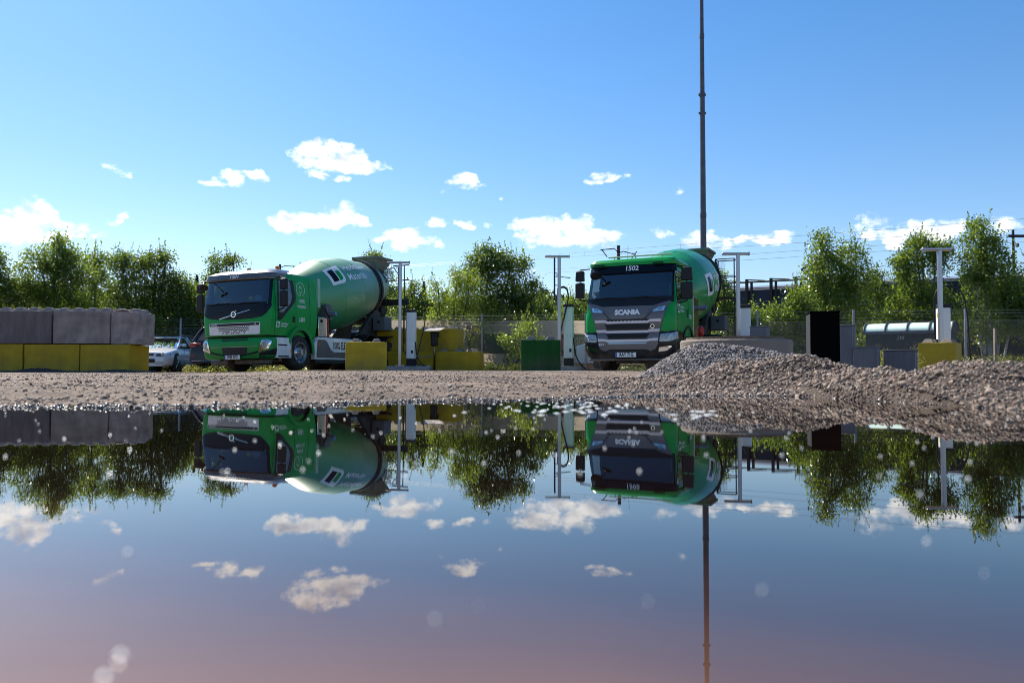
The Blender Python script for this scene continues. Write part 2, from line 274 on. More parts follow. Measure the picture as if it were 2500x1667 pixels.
def water_mat():
    m = bpy.data.materials.new('muddy_water'); m.use_nodes = True; t = m.node_tree; t.nodes.clear(); L = t.links.new
    o = t.nodes.new('ShaderNodeOutputMaterial'); df = t.nodes.new('ShaderNodeBsdfDiffuse'); gl = t.nodes.new('ShaderNodeBsdfGlossy'); gl.inputs['Roughness'].default_value = 0.0
    gl.inputs['Color'].default_value = (1, .985, .96, 1)
    tcn = t.nodes.new('ShaderNodeTexCoord'); n = t.nodes.new('ShaderNodeTexNoise'); n.inputs['Scale'].default_value = 2.4; n.inputs['Detail'].default_value = 3; L(tcn.outputs['Object'], n.inputs['Vector'])
    r = t.nodes.new('ShaderNodeValToRGB'); L(n.outputs['Fac'], r.inputs[0]); r.color_ramp.elements[0].position = .3; r.color_ramp.elements[0].color = (.55, .5, .5, 1); r.color_ramp.elements[1].position = .7; r.color_ramp.elements[1].color = (1.0, 1.0, 1.0, 1)
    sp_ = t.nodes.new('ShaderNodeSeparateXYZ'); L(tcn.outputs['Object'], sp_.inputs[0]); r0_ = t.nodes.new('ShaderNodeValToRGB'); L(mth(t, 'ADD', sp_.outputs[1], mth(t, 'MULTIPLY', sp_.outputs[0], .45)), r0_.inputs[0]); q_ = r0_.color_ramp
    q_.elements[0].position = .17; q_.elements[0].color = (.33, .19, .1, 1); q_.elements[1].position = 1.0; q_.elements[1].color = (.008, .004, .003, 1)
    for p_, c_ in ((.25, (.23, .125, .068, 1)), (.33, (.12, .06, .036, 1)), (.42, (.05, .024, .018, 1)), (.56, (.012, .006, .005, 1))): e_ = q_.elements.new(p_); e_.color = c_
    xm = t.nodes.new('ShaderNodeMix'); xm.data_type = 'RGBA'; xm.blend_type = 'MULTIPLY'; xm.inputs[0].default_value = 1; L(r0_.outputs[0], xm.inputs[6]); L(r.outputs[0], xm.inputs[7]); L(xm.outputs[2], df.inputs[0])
    mp = t.nodes.new('ShaderNodeMapping'); L(tcn.outputs['Object'], mp.inputs[0]); mp.inputs['Scale'].default_value = (1.0, 2.2, 1)
    w = t.nodes.new('ShaderNodeTexNoise'); w.inputs['Scale'].default_value = 5.0; w.inputs['Detail'].default_value = 3; L(mp.outputs[0], w.inputs['Vector'])
    bn = t.nodes.new('ShaderNodeBump'); bn.inputs['Strength'].default_value = 1.0; bn.inputs['Distance'].default_value = .0001; L(w.outputs['Fac'], bn.inputs['Height'])
    L(bn.outputs[0], gl.inputs['Normal'])
    fr = t.nodes.new('ShaderNodeFresnel'); fr.inputs[0].default_value = 1.5
    x = t.nodes.new('ShaderNodeMixShader'); L(fr.outputs[0], x.inputs[0]); L(df.outputs[0], x.inputs[1]); L(gl.outputs[0], x.inputs[2]); L(x.outputs[0], o.inputs[0])
    return m
WATER = water_mat()
FOAM = mat('foam', (.8, .82, .8), .3)

# ------------------------------------------------------------------ helpers
def raw_obj(name, me, parent=None):
    o = bpy.data.objects.new(name, me); COL.objects.link(o)
    if parent: o.parent = parent
    return o
def tag(o, label=None, cat=None, group=None, kind=None):
    if label: o['label'] = label
    if cat: o['category'] = cat
    if group: o['group'] = group
    if kind: o['kind'] = kind
    return o
def empty(name, loc, rz, label, cat, group=None):
    o = bpy.data.objects.new(name, None); COL.objects.link(o); o.location = loc; o.rotation_euler = (0, 0, rz)
    o.empty_display_size = .2
    return tag(o, label, cat, group)
class MB:
    def __init__(s): s.v = []; s.f = []
    def add(s, vs, fs):
        k = len(s.v); s.v += [tuple(v) for v in vs]; s.f += [tuple(i+k for i in f) for f in fs]; return s
    def box(s, x0, x1, y0, y1, z0, z1, tx=0, ty=0):      # tx, ty: taper of the top on each side
        return s.add([(x0, y0, z0), (x1, y0, z0), (x1, y1, z0), (x0, y1, z0), (x0+tx, y0+ty, z1), (x1-tx, y0+ty, z1), (x1-tx, y1-ty, z1), (x0+tx, y1-ty, z1)],
              [(0, 3, 2, 1), (4, 5, 6, 7), (0, 1, 5, 4), (1, 2, 6, 5), (2, 3, 7, 6), (3, 0, 4, 7)])
    def prism(s, poly, plane, a, b):                      # plane 'xz' extruded along y, 'yz' along x, 'xy' along z
        n = len(poly)
        def P(u, v, w): return {'xz': (u, w, v), 'yz': (w, u, v), 'xy': (u, v, w)}[plane]
        vs = [P(u, v, a) for u, v in poly]+[P(u, v, b) for u, v in poly]
        ar = sum(poly[i][0]*poly[(i+1) % n][1]-poly[(i+1) % n][0]*poly[i][1] for i in range(n))
        flip = (ar > 0) ^ (plane == 'xz') ^ (b < a)
        fs = [tuple(range(n)), tuple(range(2*n-1, n-1, -1))]+[(i, i+n, (i+1) % n+n, (i+1) % n) for i in range(n)]
        if flip: fs = [tuple(reversed(f)) for f in fs]
        return s.add(vs, fs)
    def tube(s, pts, r, seg=8, cap=True, r2=None):
        pts = [Vector(p) for p in pts]; n = len(pts); k = len(s.v); pv = None
        for i, p in enumerate(pts):
            t = (pts[min(i+1, n-1)]-pts[max(i-1, 0)]).normalized()
            if pv is None:
                a = Vector((0, 0, 1)) if abs(t.z) < .9 else Vector((1, 0, 0)); u = t.cross(a).normalized()
            else: u = (pv-t*pv.dot(t)).normalized()
            pv = u; w = t.cross(u)
            rr = r if r2 is None else r+(r2-r)*i/(n-1)
            for j in range(seg):
                an = 2*math.pi*j/seg; s.v.append(tuple(p+u*math.cos(an)*rr+w*math.sin(an)*rr))
        for i in range(n-1):
            for j in range(seg):
                a0 = k+i*seg+j; a1 = k+i*seg+(j+1) % seg; s.f.append((a0, a1, a1+seg, a0+seg))
        if cap: s.f.append(tuple(k+j for j in reversed(range(seg)))); s.f.append(tuple(k+(n-1)*seg+j for j in range(seg)))
        return s
    def lathe(s, prof, origin, axis, seg=32, caps=True):  # prof: list of (dist along axis, radius)
        o = Vector(origin); t = Vector(axis).normalized()
        a = Vector((0, 0, 1)) if abs(t.z) < .9 else Vector((1, 0, 0)); u = t.cross(a).normalized(); w = t.cross(u); k = len(s.v)
        for d, r in prof:
            for j in range(seg):
                an = 2*math.pi*j/seg; s.v.append(tuple(o+t*d+u*math.cos(an)*r+w*math.sin(an)*r))
        for i in range(len(prof)-1):
            for j in range(seg):
                a0 = k+i*seg+j; a1 = k+i*seg+(j+1) % seg; s.f.append((a0, a1, a1+seg, a0+seg))
        if caps: s.f.append(tuple(k+j for j in reversed(range(seg)))); s.f.append(tuple(k+(len(prof)-1)*seg+j for j in range(seg)))
        return s
    def build(s, name, m, parent=None, bevel=0, smooth=True, seg=2, ang=35):
        me = bpy.data.meshes.new(name); me.from_pydata(s.v, [], s.f); me.materials.append(m); me.update()
        if smooth:
            me.shade_smooth(); me.set_sharp_from_angle(angle=R(ang))
        o = raw_obj(name, me, parent)
        if bevel:
            b = o.modifiers.new('bevel', 'BEVEL'); b.width = bevel; b.segments = seg; b.limit_method = 'ANGLE'; b.angle_limit = R(35)
        return o
def np_mesh(name, V, Fc, m, parent=None, nv=3, smooth=False):
    V = np.asarray(V, np.float32); Fc = np.asarray(Fc, np.int32); me = bpy.data.meshes.new(name)
    me.vertices.add(len(V)); me.vertices.foreach_set('co', V.ravel()); me.loops.add(Fc.size); me.loops.foreach_set('vertex_index', Fc.ravel())
    me.polygons.add(len(Fc)); me.polygons.foreach_set('loop_start', np.arange(0, Fc.size, nv, dtype=np.int32)); me.polygons.foreach_set('loop_total', np.full(len(Fc), nv, np.int32))
    me.materials.append(m); me.update(calc_edges=True)
    if smooth: me.shade_smooth()
    return raw_obj(name, me, parent)
def inpoly(x, y, P):
    c = False; n = len(P); j = n-1
    for i in range(n):
        if (P[i][1] > y) != (P[j][1] > y) and x < (P[j][0]-P[i][0])*(y-P[i][1])/(P[j][1]-P[i][1])+P[i][0]: c = not c
        j = i
    return c
def densify(P, st):
    o = []
    for i in range(len(P)):
        a = P[i]; b = P[(i+1) % len(P)]; n = max(1, int(math.hypot(b[0]-a[0], b[1]-a[1])/st))
        o += [(a[0]+(b[0]-a[0])*k/n, a[1]+(b[1]-a[1])*k/n) for k in range(n)]
    return o
def roundpoly(P, r, n=4):
    o = []; N = len(P)
    for i in range(N):
        p = Vector(P[i]); a = Vector(P[i-1])-p; b = Vector(P[(i+1) % N])-p; rr = min(r, a.length*.45, b.length*.45)
        q0 = p+a.normalized()*rr; q1 = p+b.normalized()*rr
        for k in range(n+1):
            t = k/n; q = q0*(1-t)**2+p*2*t*(1-t)+q1*t*t; o.append((q.x, q.y))
    return o
def patch(mb, poly, fn, off=.006, st=.12, holes=(), depth=.03):
    """a sheet lying on the surface fn(a, b, off), with a skirt so that it has thickness"""
    ar = sum(poly[i][0]*poly[(i+1) % len(poly)][1]-poly[(i+1) % len(poly)][0]*poly[i][1] for i in range(len(poly)))
    if ar < 0: poly = poly[::-1]
    P = densify(poly, st); pts = [Vector(p) for p in P]; edges = [(i, (i+1) % len(P)) for i in range(len(P))]
    loops = [P]
    for h in holes:
        H = densify(h, st); k = len(pts); pts += [Vector(p) for p in H]; edges += [(k+i, k+(i+1) % len(H)) for i in range(len(H))]; loops.append(H)
    xs = [p[0] for p in P]; ys = [p[1] for p in P]; nx = int((max(xs)-min(xs))/st); ny = int((max(ys)-min(ys))/st)
    for i in range(1, nx+1):
        for j in range(1, ny+1):
            q = (min(xs)+i*st, min(ys)+j*st)
            if inpoly(*q, P) and not any(inpoly(*q, h) for h in holes): pts.append(Vector(q))
    v, e, f = delaunay_2d_cdt(pts, edges, [], 0, 1e-6)[:3]
    fs = []
    for t in f:
        cx = sum(v[i].x for i in t)/len(t); cy = sum(v[i].y for i in t)/len(t)
        if inpoly(cx, cy, P) and not any(inpoly(cx, cy, h) for h in holes): fs.append(tuple(t))
    mb.add([fn(p.x, p.y, off) for p in v], fs)
    for lp in loops:
        n = len(lp); mb.add([fn(a, b, off) for a, b in lp]+[fn(a, b, off-depth) for a, b in lp], [(i, i+n, (i+1) % n+n, (i+1) % n) for i in range(n)])
    return mb
_dg = None
def text_tris(s, size, bold=0, align='CENTER', shear=0, sp=1):
    cu = bpy.data.curves.new('lettering', 'FONT'); cu.body = s; cu.size = size; cu.align_x = align; cu.align_y = 'CENTER'; cu.offset = bold; cu.shear = shear; cu.space_character = sp; cu.resolution_u = 3
    o = bpy.data.objects.new('lettering', cu); COL.objects.link(o)
    dg = bpy.context.evaluated_depsgraph_get(); me = o.evaluated_get(dg).to_mesh()
    V = [(v.co.x, v.co.y) for v in me.vertices]; Fc = [tuple(p.vertices) for p in me.polygons]
    o.evaluated_get(dg).to_mesh_clear(); bpy.data.objects.remove(o); bpy.data.curves.remove(cu)
    return V, Fc
def text_on(mb, s, size, a, b, fn, off=.012, bold=0, align='CENTER', shear=0, sp=1, sxy=(1, 1), flip=False):
    V, Fc = text_tris(s, size, bold, align, shear, sp)
    if flip: Fc = [tuple(reversed(f)) for f in Fc]
    return mb.add([fn(a+x*sxy[0], b+y*sxy[1], off) for x, y in V], Fc)
rng = np.random.default_rng(7); rnd = random.Random(5)
def vnoise(x, y, seed=0):
    xi = np.floor(x).astype(np.int64); yi = np.floor(y).astype(np.int64); fx = x-xi; fy = y-yi; fx = fx*fx*(3-2*fx); fy = fy*fy*(3-2*fy)
    def h(a, b):
        n = (a*374761393+b*668265263+seed*974711) & 0x7fffffff; n = ((n ^ (n >> 13))*1274126177) & 0x7fffffff; return ((n ^ (n >> 16)) & 0xffff)/65535.0
    return (h(xi, yi)*(1-fx)+h(xi+1, yi)*fx)*(1-fy)+(h(xi, yi+1)*(1-fx)+h(xi+1, yi+1)*fx)*fy
def fbm(x, y, seed=0, o=4):
    t = 0; a = .5
    for i in range(o): t = t+a*vnoise(x*2**i, y*2**i, seed+i); a *= .5
    return t

# ------------------------------------------------------------------ ground
SH = [(-600, 2.3), (-200, 2.42), (0, 2.46), (400, 2.46), (700, 2.62), (1000, 2.95), (1250, 3.15), (1400, 3.3), (1550, 3.65), (1700, 3.85), (1900, 3.8), (2000, 3.55), (2100, 3.2), (2300, 2.72), (2500, 2.3), (2700, 2.05), (3100, 1.7)]
SHX = np.array([gx(u, d) for u, d in SH]); SHY = np.array([d for u, d in SH])
def shore(X): return np.interp(X, SHX, SHY)+.1*(fbm(X*1.7+9, X*0+3.3, 4, 4)-.47)
def crest(L): return [(gx(u, d), d, CAMZ+(910-y)/F*d) for u, y, d in L]
BR = crest([(1560, 926, 4.7), (1640, 917, 4.7), (1755, 908, 4.65), (1823, 886, 4.5), (1883, 877, 4.45), (1946, 877, 4.4), (1989, 883, 4.4), (2048, 901, 4.3), (2095, 911, 4.1), (2138, 913, 3.9), (2180, 905, 3.7), (2287, 909, 3.4), (2333, 898, 3.2), (2376, 891, 3.1), (2414, 897, 3.1), (2500, 892, 3.1), (2700, 888, 3.05), (3000, 890, 3.0)])
GP = crest([(1640, 897, 6.0), (1670, 862, 5.95), (1697, 845, 5.9), (1725, 839, 5.86), (1760, 841, 5.83), (1798, 845, 5.8), (1866, 858, 5.7), (1910, 866, 5.6), (1963, 870, 5.5), (2000, 882, 5.4), (2050, 903, 5.3)])
def dense(L, n=12):
    a = np.array(L); t = np.linspace(0, len(a)-1, (len(a)-1)*n+1); return np.stack([np.interp(t, np.arange(len(a)), a[:, i]) for i in range(3)], 1)
BRD, GPD = dense(BR), dense(GP)
def zfar(X, Y):
    t = X/np.maximum(Y, 1); return np.interp(t, [-.6, -.37, -.25, .22, .30, .42, .6], [.095, .10, .152, .152, .125, .0, -.04])
def gz(X, Y, detail=True):
    X = np.asarray(X, float); Y = np.asarray(Y, float)
    s = Y-shore(X); k = np.interp(s, [0, .5, 1.5, 3, 6, 10, 16], [0, .05, .15, .3, .53, .78, .97])
    z = np.where(s > 0, np.maximum(zfar(X, np.maximum(Y, 14)), .07)*k, np.maximum(s*.12, -.06))
    z = z+np.clip((Y-11)/5, 0, 1)*(zfar(X, Y)-np.maximum(zfar(X, Y), .07))
    br = np.zeros_like(z)
    for x, y, h in BRD[::3]:
        d2 = (X-x)**2+((Y-y)*np.where(Y < y, 1.0, 1.15))**2; br = np.maximum(br, h*np.exp(-d2/(2*.27**2)))
    gp = np.zeros_like(z)
    for x, y, h in GPD[::3]:
        d = np.sqrt((X-x)**2+(Y-y)**2+.0016)-.04; gp = np.maximum(gp, h-.62*d)
    br = br*np.clip(s/.38, 0, 1)**.75
    n = fbm(X*5, Y*5, 11, 4)-.47; n2 = fbm(X*22, Y*22, 31, 3)-.44
    z = np.maximum(z, np.maximum(np.where((s > -.05) & (br > .004), br*(1+.35*n), -1), np.where(gp > .001, gp*(1+.1*n), -1)))
    amp = np.clip(s, -.4, 1.0)*.02+.012
    rough = np.clip(np.interp(Y, [2, 5, 9, 14], [1, .8, .35, .12]), 0, 1)
    if detail: z = z+(n*amp*2.0+n2*.014)*rough*np.where(s > -.6, 1, 0)
    back = np.clip((-Y-2.5)/1.5, 0, 1)+np.clip((np.abs(X)-7.5)/2, 0, 1)*np.clip((6-Y)/3, 0, 1)
    return z+np.clip(back, 0, 1)*.12
xs = np.concatenate([-np.geomspace(400, 8, 40), np.arange(-7.5, -3.3, .12), np.arange(-3.2, 4.2, .035), np.arange(4.3, 8, .12), np.geomspace(8.2, 400, 40)])
ys = np.concatenate([-np.geomspace(200, 3, 24), np.arange(-2.8, 1.4, .3), np.arange(1.5, 7.2, .035), np.arange(7.3, 12, .1), np.arange(12.2, 24, .3), np.arange(24.5, 45, .7), np.geomspace(46, 900, 24)])
XX, YY = np.meshgrid(xs, ys); ZZ = gz(XX, YY); nx, ny = len(xs), len(ys)
idx = np.arange(nx*ny).reshape(ny, nx); Q = np.stack([idx[:-1, :-1], idx[:-1, 1:], idx[1:, 1:], idx[1:, :-1]], -1).reshape(-1, 4)
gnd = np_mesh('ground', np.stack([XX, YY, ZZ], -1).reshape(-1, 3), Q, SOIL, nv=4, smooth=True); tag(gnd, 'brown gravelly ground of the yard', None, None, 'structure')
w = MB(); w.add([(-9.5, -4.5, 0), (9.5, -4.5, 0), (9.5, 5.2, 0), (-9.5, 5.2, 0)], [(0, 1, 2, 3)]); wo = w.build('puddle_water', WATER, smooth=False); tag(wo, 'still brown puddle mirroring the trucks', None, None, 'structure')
# asphalt apron the trucks stand on
ax_ = np.linspace(-5.6, 6.5, 70); ay = np.linspace(16.5, 27.2, 40); AX, AY = np.meshgrid(ax_, ay)
AY2 = AY+(fbm(AX*1.2, AX*0+1, 3)-.5)*1.0*np.clip((19-AY)/3, 0, 1); AX2 = AX+(fbm(AY*1.3, AY*0+7, 5)-.5)*.8*np.clip(np.abs(AX)-4.5, 0, 1)
AZ = gz(AX2, AY2, True)+.005
i2 = np.arange(AX.size).reshape(AX.shape); Q = np.stack([i2[:-1, :-1], i2[:-1, 1:], i2[1:, 1:], i2[1:, :-1]], -1).reshape(-1, 4)
ap = np_mesh('asphalt_apron', np.stack([AX2, AY2, AZ], -1).reshape(-1, 3), Q, ASPH, nv=4, smooth=True); tag(ap, None, None, None, 'structure')

# ------------------------------------------------------------------ stones
def ico(sub):
    p = (1+5**.5)/2
    V = [(-1, p, 0), (1, p, 0), (-1, -p, 0), (1, -p, 0), (0, -1, p), (0, 1, p), (0, -1, -p), (0, 1, -p), (p, 0, -1), (p, 0, 1), (-p, 0, -1), (-p, 0, 1)]
    Fc = [(0, 11, 5), (0, 5, 1), (0, 1, 7), (0, 7, 10), (0, 10, 11), (1, 5, 9), (5, 11, 4), (11, 10, 2), (10, 7, 6), (7, 1, 8), (3, 9, 4), (3, 4, 2), (3, 2, 6), (3, 6, 8), (3, 8, 9), (4, 9, 5), (2, 4, 11), (6, 2, 10), (8, 6, 7), (9, 8, 1)]
    V = [tuple(Vector(v).normalized()) for v in V]
    for _ in range(sub):
        mid = {}; nf = []
        def m(a, b):
            k = (min(a, b), max(a, b))
            if k not in mid: V.append(tuple((Vector(V[a])+Vector(V[b])).normalized())); mid[k] = len(V)-1
            return mid[k]
        for a, b, c in Fc:
            x, y, z = m(a, b), m(b, c), m(c, a); nf += [(a, x, z), (b, y, x), (c, z, y), (x, y, z)]
        Fc = nf
    return np.array(V), np.array(Fc)
ICO = [ico(0), ico(1)]
def stones(name, P, S, m, sub, label, cat, kind='stuff', sink=.25, seed=1, parent=None):
    r = np.random.default_rng(seed); BV, BF = ICO[sub]; N = len(P)
    # facetted stone: cut the ball by a few random planes
    V = np.repeat(BV[None], N, 0).copy()
    for _ in range(9):
        n = r.normal(size=(N, 3)); n /= np.linalg.norm(n, axis=1, keepdims=True); d = r.uniform(.36, .78, N)
        dp = np.einsum('nij,nj->ni', V, n)-d[:, None]; dp = np.clip(dp, 0, None); V -= dp[..., None]*n[:, None, :]
    sc = np.stack([r.uniform(.8, 1.6, N), r.uniform(.7, 1.2, N), r.uniform(.45, .9, N)], 1)*S[:, None]*1.2
    V *= sc[:, None, :]
    q = r.normal(size=(N, 4)); q[:, 1:3] *= .45; q /= np.linalg.norm(q, axis=1, keepdims=True); w_, x, y, z = q.T
    Rm = np.stack([1-2*(y*y+z*z), 2*(x*y-z*w_), 2*(x*z+y*w_), 2*(x*y+z*w_), 1-2*(x*x+z*z), 2*(y*z-x*w_), 2*(x*z-y*w_), 2*(y*z+x*w_), 1-2*(x*x+y*y)], 1).reshape(N, 3, 3)
    V = np.einsum('nij,nkj->nki', Rm, V)+P[:, None, :]; V[..., 2] += (S*(.5-sink))[:, None]
    Fc = (BF[None]+(np.arange(N)*len(BV))[:, None, None]).reshape(-1, 3)
    o = np_mesh(name, V.reshape(-1, 3), Fc, m, parent)
    if label: tag(o, label, cat, None, kind)
    return o
def scatter(n, x0, x1, y0, y1, keep, r):
    X = r.uniform(x0, x1, n); Y = r.uniform(y0, y1, n); k = keep(X, Y, r.uniform(0, 1, n)); return X[k], Y[k]
def pile_h(X, Y, D):
    g = np.zeros_like(X)
    for x, y, h in D[::3]: g = np.maximum(g, h-.62*np.hypot(X-x, Y-y))
    return g
def ridge_h(X, Y):
    g = np.zeros_like(X)
    for x, y, h in BRD[::3]: g = np.maximum(g, h*np.exp(-((X-x)**2+(Y-y)**2)/(2*.27**2)))
    return g
r1 = np.random.default_rng(21)
def crestY(X): o_ = np.argsort(BRD[:, 0]); return np.interp(X, BRD[o_, 0], BRD[o_, 1])
# brown ridge
X, Y = scatter(330000, .3, 4.9, 1.7, 5.6, lambda X, Y, u: ((ridge_h(X, Y) > .004) | ((X > .75) & (Y < crestY(X)+.1))) & (Y > shore(X)-.04) & (pile_h(X, Y, GPD) < ridge_h(X, Y)+.03) & (u < .62) & (X < .72*Y+.3), r1)
S = np.clip(.003*np.exp(r1.normal(0, .5, len(X)))*np.interp(Y, [2.6, 4.2], [.8, 1.25]), .0014, .0095)
Z = gz(X, Y)
stones('stone_ridge', np.stack([X, Y, Z], 1), S*1.35, STB, 1, 'brown stony ridge running along the near right shore of the puddle', 'stone ridge', seed=2, sink=.4)
# bigger loose stones on it
big = [(2138, 900, 3.95, .028), (2210, 884+22, 3.6, .02), (1883, 905, 4.0, .03), (2287, 925, 3.0, .03), (2060, 918, 4.0, .03), (2330, 940, 2.95, .026), (1990, 960, 3.75, .03), (2250, 935, 3.0, .034), (2420, 935, 2.7, .03), (2180, 955, 3.2, .024), (2480, 915, 2.85, .034)]
bp = np.array([[gx(u, d), d, float(gz(gx(u, d), d))] for u, y, d, s in big]); stones('large_stone_scatter', bp, np.array([b_[3]*.55 for b_ in big]), STB, 1, 'larger pale stones lying on the brown ridge', 'stones', seed=5)
# grey pile
X, Y = scatter(90000, .9, 2.8, 4.7, 6.9, lambda X, Y, u: (pile_h(X, Y, GPD) > .035) & (pile_h(X, Y, GPD) > ridge_h(X, Y)-.02) & (u < .75), r1)
S = np.clip(.0072*np.exp(r1.normal(0, .36, len(X))), .004, .015)
stones('gravel_pile', np.stack([X, Y, gz(X, Y)], 1), S, STG, 1, 'heap of grey and pinkish gravel in front of the concrete ring', 'gravel pile', seed=3)
bp = np.array([[gx(u, d), d, float(gz(gx(u, d), d))] for u, d in ((1838, 5.45), (1862, 5.3))]); stones('large_stone_scatter', bp, np.array([.03, .034]), STG, 1, 'two larger pale stones on the front slope of the grey gravel heap', 'stones', seed=8)
# gravel on flat ground
def flat(X, Y, u): return ~((X > .75) & (Y < crestY(X))) & (Y > shore(X)-.05) & (ridge_h(X, Y) < .05) & (pile_h(X, Y, GPD) < .04)
X, Y = scatter(110000, -3.6, 3.4, 2.2, 7.5, lambda X, Y, u: flat(X, Y, u) & (np.abs(X) < .68*Y+.3) & (u < .55*np.clip(fbm(X*2, Y*1.2, 77)*2.4-.35, .1, 1)), r1)
S = np.clip(.0031*np.exp(r1.normal(0, .6, len(X))), .0014, .015)
stones('ground_gravel', np.stack([X, Y, gz(X, Y)], 1), S, STB, 0, 'loose brown gravel strewn over the ground beyond the puddle', 'gravel', seed=4)
X, Y = scatter(26000, -9, 8, 7, 18, lambda X, Y, u: flat(X, Y, u) & (np.abs(X) < .68*Y+.3) & (u < .8*np.clip(fbm(X*1.2, Y*.8, 78)*2.6-.5, .1, 1)), r1)
S = np.clip(.0055*np.exp(r1.normal(0, .5, len(X))), .0022, .011)
stones('ground_gravel', np.stack([X, Y, gz(X, Y)], 1), S, STB, 0, 'coarser brown gravel on the open yard before the trucks', 'gravel', seed=6)
X = np.concatenate([r1.uniform(-3.4, 3.6, 10000)]); Y = shore(X)+r1.normal(.0, .045, len(X)); S = np.clip(.0028*np.exp(r1.normal(0, .5, len(X))), .0014, .008)
Z = np.maximum(gz(X, Y), -.004)
stones('wet_pebbles', np.stack([X, Y, Z], 1), S, STW, 1, 'wet glinting pebbles along the water edge', 'pebbles', seed=9)
# specks floating on the water
V = []; Fc = []
def speck(x, y, rx, ry, z=.0015):
    k = len(V); n = 8; V.append((x, y, z+.0012))
    for j in range(n):
        a_ = 2*math.pi*j/n; q_ = rnd.uniform(.7, 1.15); V.append((x+math.cos(a_)*rx*q_, y+math.sin(a_)*ry*q_, .0004))
    for j in range(n): Fc.append((k, k+1+j, k+1+(j+1) % n))
for u, y, s_ in ((310, 1598, .0021), (271, 1651, .0021), (323, 1349, .0018), (1066, 1509, .0009), (1855, 1438, .0009), (1579, 1467, .0007), (2255, 1319, .0016), (2392, 1398, .0007), (1170, 1480, .0006), (2240, 1205, .002), (1560, 1150, .002)):
    d = .11*F/(y-910); speck(gx(u, d), d, s_, s_)
for _ in range(75):
    u = rnd.gauss(1370, 110); d = .11*F/(rnd.triangular(66, 108, 84)); speck(gx(u, d), d, rnd.uniform(.003, .014), rnd.uniform(.002, .006))
for _ in range(16):
    u = rnd.gauss(1700, 50); d = .11*F/(rnd.triangular(88, 120, 104)); speck(gx(u, d), d, rnd.uniform(.003, .016), rnd.uniform(.002, .005))
for _ in range(110):
    u = rnd.uniform(0, 2500); d = .11*F/(rnd.triangular(90, 260, 100)); speck(gx(u, d), d, rnd.uniform(.001, .0032), rnd.uniform(.001, .002))
so = np_mesh('floating_specks', V, Fc, FOAM); tag(so, 'pale foam flecks floating on the puddle', 'foam flecks', None, 'stuff')

# ------------------------------------------------------------------ concrete blocks
def block(x, y, z, w_, d_, h, rz, pm, label, knobs=(3, 2), cat='concrete block', group='stacked concrete blocks', km=CONC):
    """front left bottom corner at (x, y, z)"""
    t = empty('concrete_block', (x, y, z), rz, label, cat, group)
    bo = MB(); nx2, ny2, nz2_ = max(6, int(w_/.045)), 14, 18
    def gr(fn, na, nb):
        k = len(bo.v)
        for i in range(na+1):
            for j in range(nb+1): bo.v.append(fn(i/na, j/nb))
        for i in range(na):
            for j in range(nb): a_ = k+i*(nb+1)+j; bo.f.append((a_, a_+nb+1, a_+nb+2, a_+1))
    gr(lambda a_, b_: (a_*w_, 0, b_*h), nx2, nz2_); gr(lambda a_, b_: (w_-a_*w_, d_, b_*h), nx2, nz2_); gr(lambda a_, b_: (w_, a_*d_, b_*h), ny2, nz2_); gr(lambda a_, b_: (0, d_-a_*d_, b_*h), ny2, nz2_)
    gr(lambda a_, b_: (a_*w_, b_*d_, h), nx2, ny2); gr(lambda a_, b_: (a_*w_, d_-b_*d_, 0), nx2, ny2)
    VV = np.array(bo.v); ce = np.array([w_, d_, h])/2; q = np.abs(VV-ce); dd = ce-q; srt = np.sort(dd, 1)[:, 1]   # distance to the nearest edge
    sd_ = x*7.3+z*3.1; nn_ = fbm(VV[:, 0]*9+sd_+VV[:, 1]*7, VV[:, 2]*9+VV[:, 1]*5, 5, 3)
    chip = np.clip(.045-srt, 0, .045)/.045; am = .005*chip**3+.035*chip*np.clip(nn_-.57, 0, 1)
    dirv = (VV-ce)/np.maximum(np.abs(VV-ce), 1e-4)*(dd < .05); VV = VV-dirv*am[:, None]+((fbm(VV[:, 0]*3+sd_, VV[:, 2]*3, 9, 3)-.45)*.006)[:, None]*dirv*(srt > .045)[:, None]
    bo.v = [tuple(p) for p in VV]; bo.build('body', pm, t, ang=40)
    nx_, ny_ = knobs; kw = min(.26, w_/max(nx_, 1)*.72)
    if nx_:
        for i in range(nx_):
            for j in range(ny_):
                cx = w_*(i+.5)/nx_; cy = d_*(j+.5)/ny_
                MB().box(cx-kw/2, cx+kw/2, cy-kw*.5, cy+kw*.5, h+.001, h+.095, kw*.24, kw*.24).build('knob', km, t, bevel=.01)
    return t
D0 = 19.44
def bx_(u): return (u-1250)/100.0
block(bx_(-14), D0-.02, .80, 1.385, .85, .8, .008, CONCD, 'dark grey concrete block at the left edge, topmost row of the wall', (4, 2))
block(bx_(128), D0, .795, 1.385, .85, .795, -.004, CONC, 'plain pale grey concrete block, middle of the upper row of the wall', (4, 2))
block(bx_(268), D0+.03, .785, .68, .85, .79, -.03, CONC3, 'short stained grey concrete block ending the upper row of the wall', (2, 2))
block(bx_(-215), D0, .80, 2.0, .85, .8, 0, CONCD, 'dark grey concrete block continuing the upper row out of the left edge', (4, 2))
block(bx_(-82), D0, 0, 1.37, .85, .79, 0, YEL, 'yellow concrete block cut by the left edge in the lower row of the wall', (0, 0))
block(bx_(58), D0+.01, 0, 1.345, .85, .785, .003, YEL, 'yellow concrete block in the middle of the lower row, under the grey ones', (0, 0))
block(bx_(194.5), D0+.02, -.01, 1.24, .95, .785, -.05, YEL, 'long yellow concrete block at the right end of the lower row beside the white car', (0, 0))
